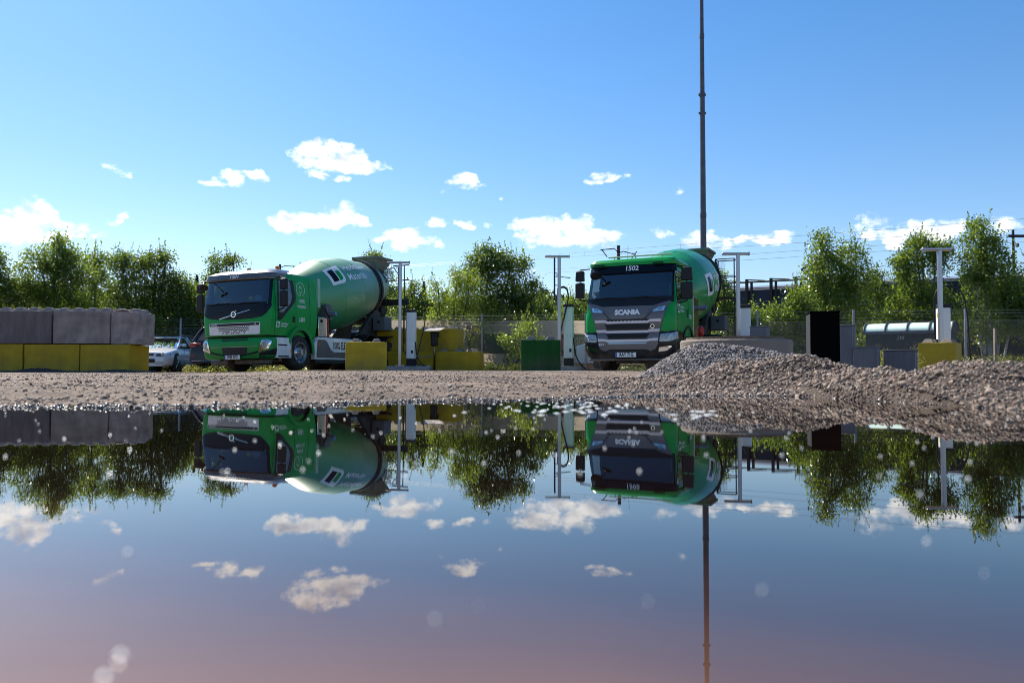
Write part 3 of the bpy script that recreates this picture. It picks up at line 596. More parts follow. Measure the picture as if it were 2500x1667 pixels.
# rubble crown on the stained block
X = rng.uniform(0, .38, 260)+bx_(272); Y = D0+rng.uniform(.0, .5, 260); S = rng.uniform(.008, .026, 260); Z = 1.575+.05*np.exp(-((X-bx_(295))/.16)**2)
stones('rubble', np.stack([X, Y, Z], 1), S, STG, 0, 'crumbled concrete rubble lying on top of the stained grey block', 'rubble', seed=12)
# dark gravel foot along the wall
X = rng.uniform(bx_(-60), bx_(384), 9000); Y = D0-.02-np.abs(rng.normal(0, .2, 9000)); hgt = .02+.09*np.exp(-((X-bx_(100))/.5)**2)+.05*np.exp(-((X-bx_(290))/.45)**2)+.03*np.exp(-((X-bx_(-30))/.3)**2)
Z = gz(X, Y)+hgt*rng.uniform(.0, 1, 9000)*np.clip(1-(D0-Y)/.5, 0, 1)
stones('dark_gravel', np.stack([X, Y, Z], 1), rng.uniform(.01, .022, 9000), STK, 0, 'dark gravel swept against the foot of the yellow blocks', 'gravel', seed=13)
zt = float(gz(-4, 21.9)); block((843-1250)/88.8, 21.9, zt-.01, 1.13, .8, .81, R(10), YEL, 'single yellow concrete block in front of the left mixer truck', (2, 2), group=None)
block((1272-1250)/94.4, 20.6, float(gz(.6, 20.6))-.01, 1.03, .85, .82, 0, GRNB, 'dark green concrete block standing between the two mixer trucks', (2, 2), group=None, km=CONC2)
block(gx(2241, 18.9), 18.9, .02, .80, .8, .80, R(-38), YELB, 'bright yellow concrete block at the right, in front of a charger', (2, 2), group=None, km=CONC2)
a0 = R(-11)
block(gx(1116, 28)-3.0*math.cos(a0), 28-3.0*math.sin(a0)*1.0, .84, 3.0, .95, .81, a0, YEL, 'upper yellow concrete block with the small black wall charger on it', (6, 2), group='yellow concrete block stack')
block(gx(1061, 27.9)-2.3, 27.9+.42, .0, 2.28, .95, .835, a0, YEL, 'lower left yellow concrete block, mostly behind the white charger', (0, 0), group='yellow concrete block stack')
block(gx(1063, 27.9), 27.9, .0, 1.52, .95, .835, a0, YEL, 'lower right yellow concrete block sticking out beyond the upper one', (3, 2), group='yellow concrete block stack')

# ------------------------------------------------------------------ wheels
def wheel(parent, x, y, r, w_, side, rimr=.3, rim=True, dish=1, name='wheel', spokes=0):
    """x: outer face position, side = +1 for outer face towards +x"""
    e = MB(); s = side
    prof = [(0, rimr), (0, r*.86), (.03, r*.96), (.06, r), (w_-.06, r), (w_-.03, r*.96), (w_, r*.86), (w_, rimr)]
    e.lathe(prof, (x, y, r), (-s, 0, 0), 40, caps=False)
    for k in range(4):
        d = .06+(w_-.12)*(k+.5)/4
        e.lathe([(d-.012, r+.001), (d-.012, r+.008), (d+.03, r+.008), (d+.03, r+.001)], (x, y, r), (-s, 0, 0), 40, caps=False)
    wo_ = MB(); wo_.lathe([(.01, 0.001), (.01, rimr*.5), (.09, rimr*.7), (.1, rimr*.9), (.0, rimr*.97), (.0, rimr+.004), (.04, rimr+.004)] if dish else [(-.02, .001), (-.02, rimr*.3), (.05, rimr*.5), (.06, rimr*.9), (0, rimr+.004)], (x, y, r), (-s, 0, 0), 36, caps=False)
    ty = e.build(name, TYRE, parent)
    if spokes: ro = wo_.build('rim', BLACKP, ty)
    else: ro = wo_.build('rim', RIM, ty)
    h = MB()
    if spokes:
        for k in range(spokes):
            a_ = 2*math.pi*k/spokes+.3; c_, s_ = math.cos(a_), math.sin(a_)
            h.tube([(x+s*.0, y+c_*rimr*.15, r+s_*rimr*.15), (x-s*.01, y+c_*rimr*.93, r+s_*rimr*.93)], rimr*.13, 6, r2=rimr*.09)
        h.lathe([(-.01, .001), (-.01, rimr*.2), (.03, rimr*.2)], (x, y, r), (-s, 0, 0), 16, caps=False)
        h.lathe([(-.004, rimr*.93), (-.004, rimr*1.01)], (x, y, r), (-s, 0, 0), 30, caps=False)
        h.build('spokes', RIM, ty)
    else:
        hh = MB()
        for k in range(10):
            a_ = 2*math.pi*k/10; hh.lathe([(.085-.02, .001), (.085-.02, .032)], (x, y+math.cos(a_)*rimr*.77, r+math.sin(a_)*rimr*.77), (-s, 0, 0), 10, caps=False)
            h.lathe([(-.03, .001), (-.03, .014), (.02, .016)], (x, y+math.cos(a_+.3)*rimr*.42, r+math.sin(a_+.3)*rimr*.42), (-s, 0, 0), 6, caps=False)
        h.lathe([(-.05, .001), (-.05, rimr*.24), (.02, rimr*.27)], (x, y, r), (-s, 0, 0), 20, caps=False)
        h.build('hub', RIM, ty); hh.build('rim_holes', BLACKM, ty)
    return ty
# ------------------------------------------------------------------ cab hull
class Hull:
    """levels: (z, half width, front y, back y, corner radius, bow)"""
    def __init__(s, lv): s.lv = lv
    def at(s, z):
        L = s.lv
        if z <= L[0][0]: return L[0][1:]
        for a_, b_ in zip(L, L[1:]):
            if z <= b_[0]:
                t = (z-a_[0])/(b_[0]-a_[0]); return tuple(a_[i]+(b_[i]-a_[i])*t for i in range(1, 6))
        return L[-1][1:]
    def front(s, x, z, off=0):
        hw, yf, yb, r, bow = s.at(z); ax = abs(x); y = yf+bow*(min(ax, hw)/hw)**2
        if ax > hw-r:
            q = min((ax-(hw-r))/r, 1); y = yf+bow*((hw-r)/hw)**2+r*(1-math.sqrt(max(0, 1-q*q)))
        sl = 0
        return (x, y-off, z)
    def side(s, sg):
        def f(y, z, off=0):
            hw, yf, yb, r, bow = s.at(z); yc = yf+bow*((hw-r)/hw)**2+r
            x = hw
            if y < yc: q = min((yc-y)/r, 1); x = hw-r+r*math.sqrt(max(0, 1-q*q))
            return (sg*(x+off), y, z)
        return f
    def wrap(s, a_, z, off=0):
        """a: distance along the outline from the centre line, + to +x; bends round the corner"""
        hw, yf, yb, r, bow = s.at(z); sg = 1 if a_ >= 0 else -1; a_ = abs(a_); L0 = hw-r; yc = yf+bow*((hw-r)/hw)**2
        if a_ <= L0: return (sg*a_, yf+bow*(a_/hw)**2-off, z)
        th = (a_-L0)/r
        if th <= math.pi/2: return (sg*(L0+(r+off)*math.sin(th)), yc+r-(r+off)*math.cos(th), z)
        return (sg*(hw+off), yc+r+(a_-L0-r*math.pi/2), z)
    def mesh(s, name, m, parent, skip, nf=14, nc=5, nsd=12, top=True, bottom=True):
        mb = MB(); rows = []
        tags_ = []
        for li, (z, hw, yf, yb, r, bow) in enumerate(s.lv):
            row = []; tg = []
            L0 = hw-r; yc = yf+bow*(L0/hw)**2
            for i in range(nf+1): x = -L0+2*L0*i/nf; row.append((x, yf+bow*(x/hw)**2, z)); tg.append(('f', x))
            for i in range(1, nc+1): th = math.pi/2*i/nc; row.append((L0+r*math.sin(th), yc+r-r*math.cos(th), z)); tg.append(('c', i))
            for i in range(1, nsd+1): y = yc+r+(yb-yc-r)*i/nsd; row.append((hw, y, z)); tg.append(('r', y))
            for i in range(1, 4): row.append((hw-2*hw*i/4, yb, z)); tg.append(('b', 0))
            for i in range(nsd, -1, -1): y = yc+r+(yb-yc-r)*i/nsd; row.append((-hw, y, z)); tg.append(('l', y))
            for i in range(nc-1, 0, -1): th = math.pi/2*i/nc; row.append((-L0-r*math.sin(th), yc+r-r*math.cos(th), z)); tg.append(('c', -i))
            rows.append(row); tags_.append(tg)
        n = len(rows[0]); mb.v = [p for row in rows for p in row]
        for i in range(len(rows)-1):
            zm = (s.lv[i][0]+s.lv[i+1][0])/2
            for j in range(n):
                k = (j+1) % n; a_ = rows[i][j]; b_ = rows[i][k]; cx = (a_[0]+b_[0])/2; cy = (a_[1]+b_[1])/2
                if skip(cx, cy, zm, tags_[i][j][0], tags_[i][k][0]): continue
                mb.f.append((i*n+j, i*n+k, (i+1)*n+k, (i+1)*n+j))
        if top: mb.f.append(tuple((len(rows)-1)*n+j for j in range(n)))
        if bottom: mb.f.append(tuple(j for j in reversed(range(n))))
        return mb.build(name, m, parent, ang=32)
def local_side(sg, x):
    return lambda a_, b_, off=0: (sg*(x+off), a_, b_)
def logo(mbw, mbd, mbg, a_, b_, s_, fn, off=.012, sx_=1):
    """white frame mark: a tall square with one big round corner, split inside"""
    def T(P): return [(a_+x*s_*sx_, b_+y*s_) for x, y in P]
    arc = [(.5-.3+.3*math.cos(t), -.5+.3-.3*math.sin(t)) for t in (0, .4, .8, 1.2, math.pi/2)]
    patch(mbw, T([(-.5, .5), (-.5, -.5)]+arc[::-1]+[(.5, .5)]), fn, off, .08, depth=.002)
    patch(mbd, T([(-.33, .34), (-.33, -.34), (.0, -.34), (.0, .34)]), fn, off+.004, .08, depth=.002)
    arc = [(.34-.18+.18*math.cos(t), -.34+.18-.18*math.sin(t)) for t in (0, .5, 1.0, math.pi/2)]
    patch(mbg, T([(.07, .2), (.07, -.34)]+arc[::-1]+[(.34, .2)]), fn, off+.004, .08, depth=.002)
def mirror_pair(parent, x, y, z0, z1, zm, w_, d_, sg, arm_to):
    m1 = MB().box(x-w_/2, x+w_/2, y, y+d_, zm+.02, z1, .015, .01).build('mirror', BLACKP, parent, bevel=.035, seg=3)
    m2 = MB().box(x-w_/2, x+w_/2, y, y+d_, z0, zm-.02, .0, .0).build('mirror', BLACKP, parent, bevel=.035, seg=3)
    for mm, za, zb in ((m1, zm+.05, z1-.03), (m2, z0+.03, zm-.05)):
        MB().box(x-w_/2+.02, x+w_/2-.02, y+d_+.001, y+d_+.006, za, zb).build('mirror_glass', CHROME, mm)
    a_ = MB(); a_.tube([(x, y+d_/2, z1-.03), (x, y+d_/2, z1+.03), (arm_to, y+d_/2+.05, z1+.05)], .016, 6); a_.tube([(x, y+d_/2, z0+.02), (x, y+d_/2, z0-.04), (arm_to, y+d_/2+.05, z0-.1)], .02, 6); a_.tube([(x, y+d_/2, z0), (x, y+d_/2, z1)], .015, 6)
    a_.build('mirror_arm', BLACKP, parent)
def interior(root, hull, y0, yb, zd):
    MB().box(-1.08, 1.08, y0, y0+.42, zd-.5, zd, .02, .05).build('dashboard', BLACKP, root, bevel=.04)
    for sx_ in (-.62, .62):
        s_ = MB().box(sx_-.24, sx_+.24, y0+.75, y0+1.2, zd-.45, zd-.25).build('seat', BLACKP, root, bevel=.05)
        MB().box(sx_-.23, sx_+.23, y0+1.15, y0+1.28, zd-.25, zd+.38, .05, .01).build('seat_back', BLACKP, s_, bevel=.05)
        MB().box(sx_-.13, sx_+.13, y0+1.16, y0+1.26, zd+.4, zd+.58, .03, .01).build('headrest', BLACKP, s_, bevel=.04)
    w_ = MB(); P = []
    for k in range(17):
        a_ = 2*math.pi*k/16; P.append((.62+.21*math.cos(a_), y0+.5-.1*math.sin(a_), zd+.04+.18*math.sin(a_)))
    w_.tube(P, .016, 6, cap=False); w_.tube([(.62, y0+.4, zd-.1), (.62, y0+.5, zd+.04)], .03, 6); w_.tube([(.42, y0+.5, zd+.04), (.82, y0+.5, zd+.04)], .014, 6)
    w_.build('steering_wheel', BLACKM, root)
def plate_on(root, x0, x1, z0, z1, y, txt):
    p = MB().box(x0, x1, y-.012, y, z0, z1).build('number_plate', PLATE, root, bevel=.003)
    MB().box(x0+.004, x0+.045, y-.016, y-.0125, z0+.004, z1-.004).build('country_strip', PLBLUE, p)
    t = MB(); text_on(t, txt, (z1-z0)*1.02, (x0+x1)/2+.022, (z0+z1)/2+.002, lambda a_, b_, o_: (a_, y-.0125-o_, b_), .004, bold=.0035, sxy=(.78, 1.05)); t.build('lettering', BLACKM, p, smooth=False)

# ------------------------------------------------------------------ mixer body shared by both trucks
def mixer(root, dy=0, rear=(5.55, 6.9), tz=.0, paint=GREEND, drum_theta=0, sideplatform=True, big=1.0, logo_th=59, logo_b=3.67, tail=8.3):
    T = Vector((0, math.cos(R(11.2)), math.sin(R(11.2)))); O = Vector((0, 2.55+dy, 2.14+tz))   # drum axis
    U = Vector((1, 0, 0)); Wv = U.cross(T)           # Wv points up
    if Wv.z < 0: Wv = -Wv
    prof = [(0, .02), (0.02, .5), (.06, .78), (.2, .88), (1.35, 1.17*big), (1.6, 1.205*big), (2.5, 1.205*big), (2.75, 1.19*big), (4.25, .95*big), (4.3, .93*big), (5.35, .6)]
    def rad(s_):
        s_ = max(s_, .05)
        for a_, b_ in zip(prof, prof[1:]):
            if s_ <= b_[0]: return a_[1]+(b_[1]-a_[1])*(s_-a_[0])/max(1e-6, b_[0]-a_[0])
        return prof[-1][1]
    def surf(s_, th, off=0):                           # th from the top, + towards +x
        r_ = rad(s_)+off; return tuple(O+T*s_+U*(r_*math.sin(th))+Wv*(r_*math.cos(th)))
    d = MB(); d.lathe(prof, O, T, 72, caps=True); dr = d.build('drum', paint, root, ang=50)
    sm = MB()
    for s_ in (1.45, 2.62, 3.5): sm.lathe([(s_-.012, rad(s_-.012)+.001), (s_-.008, rad(s_)+.006), (s_+.008, rad(s_)+.006), (s_+.012, rad(s_+.012)+.001)], O, T, 72, caps=False)
    sm.build('weld_seam', paint, dr)
    dust = MB(); N_ = 60
    rg = MB(); rg.lathe([(4.05, rad(4.05)+.0), (4.05, rad(4.05)+.06), (4.17, rad(4.17)+.07), (4.17, rad(4.17))], O, T, 64, caps=False); rg.lathe([(3.92, rad(3.92)+.002), (3.92, rad(3.92)+.03), (3.99, rad(3.99)+.03), (3.99, rad(3.99)+.002)], O, T, 64, caps=False)
    rg.build('track_ring', CHAS, dr)
    # printed mark and words on the visible side and its twin on the other side
    for sg in (1, -1):
        mw, md, mg = MB(), MB(), MB(); th0 = R(logo_th)
        r_ = 1.18*big
        def fn(a_, b_, off): return surf((logo_b+dy-2.55)/math.cos(R(11.2))+(0 if sg > 0 else 1.2)+a_*sg, (th0-b_/r_)*sg, off)
        logo(mw, md, mg, 0, 0, .68, fn, .01)
        tx = MB(); text_on(tx, 'Heidelberg', .34, .52, .17, fn, .012, bold=.006, align='LEFT', flip=False); text_on(tx, 'Materials', .34, .52, -.19, fn, .012, bold=.006, align='LEFT')
        mw.build('logo_frame', WHITET, dr, smooth=False); md.build('logo_inset', NAVY, dr, smooth=False); mg.build('logo_inset', GREEN, dr, smooth=False); tx.build('lettering', WHITET, dr, smooth=False)
    # chassis
    yr = tail
    ch = MB(); ch.box(-.45, -.36, 1.0, yr-.5, .72, 1.0); ch.box(.36, .45, 1.0, yr-.5, .72, 1.0)
    for y in (2.6, 3.8, 5.0, 6.2, 7.4): ch.box(-.37, .37, y, y+.12, .76, .95)
    ch.box(-.5, .5, 2.2, yr-.6, 1.0, 1.1); ch.build('chassis_frame', CHAS, root, bevel=.01)
    pd = MB(); y0 = 2.45+dy
    pd.prism([(y0-.25, 1.1), (y0+.35, 1.1), (y0+.18, 2.0), (y0-.1, 2.0)], 'yz', -.42, .42); pd.build('front_pedestal', CHAS, root, bevel=.02)
    rp = MB(); yp = 6.55+dy
    for sg in (1, -1):
        a_, b_ = (.35*sg, .75*sg) if sg > 0 else (.75*sg, .35*sg)
        rp.prism([(yp-1.0, 1.1), (yp+.25, 1.1), (yp+.55, 2.05), (yp+.25, 2.25), (yp-.05, 2.0)], 'yz', .55*sg-.09, .55*sg+.09)
    rp.box(-.65, .65, yp+.1, yp+.35, 1.7, 1.9); rp.build('rear_pedestal', DSTEEL, root, bevel=.02)
    # rear frame, platform, ladder, chutes
    q = MB(); yh = 7.45+dy
    # feed hopper (open funnel)
    hp = MB(); zt_ = 4.16+tz; w1, w2 = .52, .3
    ring0 = [(-w1, yh-.35, zt_), (w1, yh-.35, zt_), (w1, yh+.75, zt_-.05), (-w1, yh+.75, zt_-.05)]; ring1 = [(-w2, yh-.15, zt_-.55), (w2, yh-.15, zt_-.55), (w2, yh+.3, zt_-.65), (-w2, yh+.3, zt_-.65)]
    hp.add(ring0+ring1, [(0, 1, 5, 4), (1, 2, 6, 5), (2, 3, 7, 6), (3, 0, 4, 7), (4, 5, 6, 7)])
    hp.box(-w1-.02, w1+.02, yh-.38, yh-.33, zt_-.06, zt_+.02); hp.box(-w1-.03, -w1, yh-.33, yh+.75, zt_-.07, zt_+.01); hp.box(w1, w1+.03, yh-.33, yh+.75, zt_-.07, zt_+.01)
    hp.build('hopper', DRAB, root)
    fr_ = MB()
    for sg in (1, -1):
        fr_.tube([(.42*sg, yh+.25, 1.1), (.42*sg, yh+.25, zt_-.45)], .035, 6); fr_.tube([(.42*sg, yh-.1, 2.4), (.42*sg, yh+.6, 3.5)], .03, 6)
    fr_.tube([(-.42, yh+.25, 2.9), (.42, yh+.25, 2.9)], .03, 6); fr_.box(-.5, .75, yh+.1, yh+.25, 2.45, 2.62)
    fr_.build('rear_frame', CHAS, root)
    ct = MB()                                           # collector and chute
    ct.lathe([(0, .42), (.5, .26), (.8, .2)], (0, yh+.15, 3.15), (0, .25, -1), 20, caps=False)
    ct.tube([(0, yh+.35, 2.4), (0, yh+.75, 1.6)], .22, 12, r2=.18); ct.build('chute', DSTEEL, root)
    rl = MB(); rl.lathe([(-.06, .02), (-.06, .17), (.06, .17), (.06, .02)], (.62, yh-.2, 2.2), (1, 0, 0), 20); rl.lathe([(-.06, .02), (-.06, .14), (.06, .14), (.06, .02)], (.3, yh+.3, 2.0), (1, 0, 0), 20)
    rl.build('hose_reel', CHAS, root)
    # operator platform and ladder at the rear left of the truck
    pl = MB(); px, py = .95, yh+.25
    if sideplatform:
        pl.box(px-.3, px+.35, py-.1, py+.4, 2.55, 2.6)
        for x, y in ((px-.3, py-.1), (px+.35, py-.1), (px+.35, py+.4), (px-.3, py+.4)): pl.tube([(x, y, 1.2 if x > px else 2.55), (x, y, 3.95)], .022, 6)
        for z in (3.95, 3.35, 3.0): pl.tube([(px-.3, py-.1, z), (px+.35, py-.1, z), (px+.35, py+.4, z), (px-.3, py+.4, z), (px-.3, py-.1, z)], .018, 6)
        for k in range(8): pl.tube([(px+.35, py-.08, 1.25+k*.17), (px+.35, py+.38, 1.25+k*.17)], .014, 6)
        pl.tube([(px-.3, py-.1, 3.9), (px-.05, py-.1, 3.1)], .04, 6)
        pl.build('platform', CHAS, root)
        ms = MB()
        for i in range(5):
            for j in range(6): ms.lathe([(0, .024), (0, .034)], (px-.28+i*.075, py-.12, 3.42+j*.07+(.035 if i % 2 else 0)), (0, 1, 0), 6, caps=False)
        ms.build('perforated_plate', WHITET, root)
    else:
        pl.tube([(px-.5, py, 3.75), (px+.1, py, 3.8), (px+.1, py, 2.6)], .02, 6); pl.tube([(px-.5, py, 3.3), (px+.35, py, 3.3)], .018, 6); pl.tube([(px+.35, py, 2.6), (px+.35, py, 3.85)], .02, 6); pl.tube([(px-.1, py, 3.85), (px+.55, py, 3.85)], .025, 6); pl.tube([(px+.15, py, 3.3), (px+.55, py, 3.3)], .025, 6)
        pl.tube([(px-.1, py, 3.8), (px+.12, py, 3.5), (px+.1, py, 3.1), (px-.2, py, 2.8)], .015, 6)
        pl.box(px-.6, px+.5, py-.06, py+.06, 2.38, 2.6); pl.build('platform', CHAS, root)
        ms = MB()
        for i in range(6):
            for j in range(7): ms.lathe([(0, .018), (0, .03)], (px-.42+i*.06, py-.1, 3.35+j*.06+(.03 if i % 2 else 0)), (0, 1, 0), 6, caps=False)
        ms.build('perforated_plate', WHITET, root)
    # tube hoses behind the drum
    hs_ = MB()
    hs_.tube([(.5, yh-.2, 3.7), (.75, yh-.1, 3.3), (.6, yh, 2.9), (.7, yh, 2.2), (.5, yh-.2, 1.6)], .022, 6); hs_.tube([(.3, yh-.1, 3.5), (.2, yh+.1, 2.9), (.45, yh+.1, 2.3), (.3, yh, 1.5)], .02, 6)
    hs_.build('hydraulic_hose', BLACKM, root)
    # rear wheels with fenders
    for y in rear:
        for sg in (1, -1):
            wheel(root, 1.2*sg, y, .5, .62, sg, .29)
            ar = [(y+.68*math.cos(t), .55+.66*math.sin(t)) for t in np.linspace(math.pi*.98, math.pi*.02, 16)]; ai = [(y+.64*math.cos(t), .55+.62*math.sin(t)) for t in np.linspace(math.pi*.02, math.pi*.98, 16)]
            MB().prism(ar+ai, 'yz', (.62*sg if sg > 0 else 1.24*sg), (1.24*sg if sg > 0 else .62*sg)).build('fender', BLACKP, root)
    ax2 = MB()
    for y in rear: ax2.tube([(-1, y, .5), (1, y, .5)], .09, 8); ax2.lathe([(-.2, .02), (-.15, .22), (.15, .22), (.2, .02)], (0, y, .5), (1, 0, 0), 16)
    ax2.tube([(0, 1.3, .85), (0, rear[0], .6)], .06, 8); ax2.build('axle', CHAS, root)
    # control box at the rear
    cb = MB().box(.72, 1.2, yh-1.05, yh-.55, 1.4, 1.88).build('control_box', CABG, root, bevel=.015)
    MB().lathe([(0, .01), (0, .05), (.012, .05)], (.96, yh-1.052, 1.7), (0, -1, 0), 12).build('emblem', BLACKM, cb)
    MB().box(-1.25, 1.25, yr-.2, yr, .5, .68).build('rear_bumper', CHAS, root, bevel=.02)
    return surf

# ------------------------------------------------------------------ left truck (1501)
vol = empty('mixer_truck', (-7.815, 22.41, .145), -R(20.5), 'green concrete mixer truck numbered 1501 with a white grille panel, parked left of the middle', 'mixer truck')
vol.rotation_euler = (R(.2), R(-1.0), -R(20.5))
HV = Hull([(.98, 1.12, .0, 2.28, .16, .05), (1.3, 1.17, -.005, 2.3, .17, .05), (1.55, 1.19, 0.0, 2.3, .17, .06), (1.89, 1.18, .03, 2.3, .17, .07), (2.2, 1.165, .08, 2.3, .17, .07), (2.56, 1.14, .14, 2.3, .18, .07), (2.72, 1.12, .2, 2.29, .2, .07), (2.80, 1.06, .36, 2.2, .25, .06)])
def skipv(cx, cy, z, ta, tb):
    if 1.89 < z < 2.56 and (ta in 'fc' and tb in 'fc') and abs(cx) < 1.06: return True
    if 1.89 < z < 2.56 and ta == tb and ta in 'lr' and .52 < cy < 1.08: return True
    return False
HV.mesh('cab_body', GREEN, vol, skipv)
VS = HV.side(1)
# windscreen, its black surround and the glossy black panel below
def wv(s_): return [(-1.12*s_, 1.90), (1.12*s_, 1.90), (1.10*s_, 2.25), (1.05*s_, 2.56), (-1.05*s_, 2.56), (-1.10*s_, 2.25)]
gl_ = roundpoly([(-1.10, 1.91), (1.10, 1.91), (1.07, 2.55), (-1.07, 2.55)], .09)
g = MB(); patch(g, gl_, HV.wrap, .012, .1, depth=.004); g.build('windscreen', GLASS, vol)
fr = MB(); patch(fr, roundpoly([(-1.18, 1.84), (1.18, 1.84), (1.16, 2.60), (-1.16, 2.60)], .06), HV.wrap, .006, .1, holes=[roundpoly([(-1.06, 1.945), (1.06, 1.945), (1.04, 2.52), (-1.04, 2.52)], .08)]); fr.build('windscreen_frame', NAVY, vol)
bp_ = [(-1.16, 1.86), (1.2, 1.86), (1.17, 1.74), (1.07, 1.60), (.92, 1.50), (.6, 1.455), (0, 1.435), (-.6, 1.455), (-.92, 1.50), (-1.1, 1.60), (-1.17, 1.74)]
b = MB(); patch(b, bp_, HV.wrap, .014, .1); bpn = b.build('front_panel', NAVY, vol)
e = MB(); patch(e, [(-.52, 1.468), (-.50, 1.455), (.53, 1.69), (.54, 1.705)], HV.wrap, .022, .1, depth=.006); e.build('diagonal_bar', CHROME, bpn)
e = MB(); e.lathe([(0, .062), (-.012, .062), (-.012, .088), (0, .088)], HV.front(0, 1.585, .02), (0, 1, 0), 28, caps=False); e.tube([(.055, -.03, 1.65), (.09, -.03, 1.69)], .009, 6); e.tube([(.095, -.03, 1.69), (.06, -.03, 1.69)], .007, 5); e.tube([(.095, -.03, 1.695), (.095, -.03, 1.66)], .007, 5); e.build('emblem_ring', CHROME, bpn)
e = MB(); patch(e, [(-.06, 1.56), (.06, 1.56), (.06, 1.61), (-.06, 1.61)], HV.front, .024, .1, depth=.004); text_on(e, 'VOLVO', .05, 0, 1.585, HV.front, .03, bold=.001); e.build('emblem_band', NAVY, bpn)
e = MB(); text_on(e, 'VOLVO', .044, 0, 1.585, HV.front, .032, bold=.001); e.build('lettering', CHROME, bpn, smooth=False)
# wipers
e = MB()
for x0, x1 in ((-.95, -.2), (-.1, .75)):
    e.tube([HV.front(x0, 1.865, .03), HV.front((x0+x1)/2, 1.905, .05), HV.front(x1, 1.90, .035)], .012, 6)
e.build('wiper', BLACKM, vol)
# grille panel
gp_ = roundpoly([(-.86, 1.01), (.87, 1.01), (.88, 1.345), (-.87, 1.345)], .035)
e = MB(); patch(e, gp_, HV.front, .02, .12); wg = e.build('grille_panel', WHITE, vol)
e = MB(); patch(e, roundpoly([(-.85, 1.262), (.86, 1.262), (.86, 1.33), (-.85, 1.33)], .02), HV.front, .026, .12); bs = e.build('name_strip', BLACKP, vol)
e = MB(); text_on(e, 'ELECTRIC', .05, -.80, 1.296, HV.front, .032, bold=.0015, align='LEFT', sp=1.1); e.build('lettering', WHITET, bs, smooth=False); e = MB(); text_on(e, 'FE', .05, .74, 1.296, HV.front, .032, bold=.0015, sp=1.2); e.build('lettering', WHITET, bs, smooth=False)
e = MB(); rr_ = random.Random(3)
for j in range(5):
    for i in range(-9, 10):
        x = i*.062+(.031 if j % 2 else 0); z = 1.23-j*.043
        lim = (.57, .57, .53, .45, .38)[j]
        if abs(x) > lim or (j == 4 and rr_.random() < .55) or (j == 3 and rr_.random() < .25): continue
        q_ = 1 if abs(x) < .5 else .55
        patch(e, [(x+.021*q_*math.cos(t), z+.021*q_*math.sin(t)) for t in np.linspace(0, 2*math.pi, 7)[:-1]], HV.front, .024, .3, depth=.003)
e.build('grille_holes', BLACKM, wg, smooth=False)
# sun visor / roof deflector
vz = Hull([(2.56, 1.18, .07, .6, .2, .08), (2.60, 1.19, .05, .7, .22, .10), (2.74, 1.18, .09, .8, .24, .10), (2.82, 1.10, .24, 1.0, .26, .10), (2.89, 1.0, .46, 1.3, .3, .08), (2.93, .82, .75, 1.6, .3, .05)])
vz.mesh('sun_visor', VISOR, vol, lambda *a: False, nsd=5)
e = MB()
for sg in (1, -1): patch(e, roundpoly([(.15*sg, 2.85), (.85*sg, 2.83), (1.0*sg, 2.78), (.4*sg, 2.76), (.2*sg, 2.78)], .03), vz.wrap, .012, .08)
e.build('visor_pad', mat('grey_visor', (.2, .2, .21), .4, coat=.3), vol)
e = MB(); text_on(e, '1501', .2, -.03, 2.66, vz.front, .02, bold=.005, shear=.1, sxy=(.85, .85)); e.build('fleet_number', WHITET, vol, smooth=False)
for x in (-.2, .8):
    q = MB().lathe([(0, .075), (.02, .075), (.03, .068), (.09, .062), (.115, .04), (.12, .002)], (x, .9, 2.90), (0, 0, 1), 18).build('beacon', ORANGE, vol)
    MB().lathe([(-.03, .06), (.0, .085), (.008, .085)], (x, .9, 2.90), (0, 0, 1), 18).build('beacon_base', BLACKP, q)
MB().tube([(-.5, 1.3, 2.8), (-.47, 1.35, 3.28)], .005, 5).build('aerial', BLACKM, vol)
MB().tube([(-.3, 1.9, 2.8), (-.32, 1.9, 2.95)], .02, 6).build('horn', BLACKM, vol)
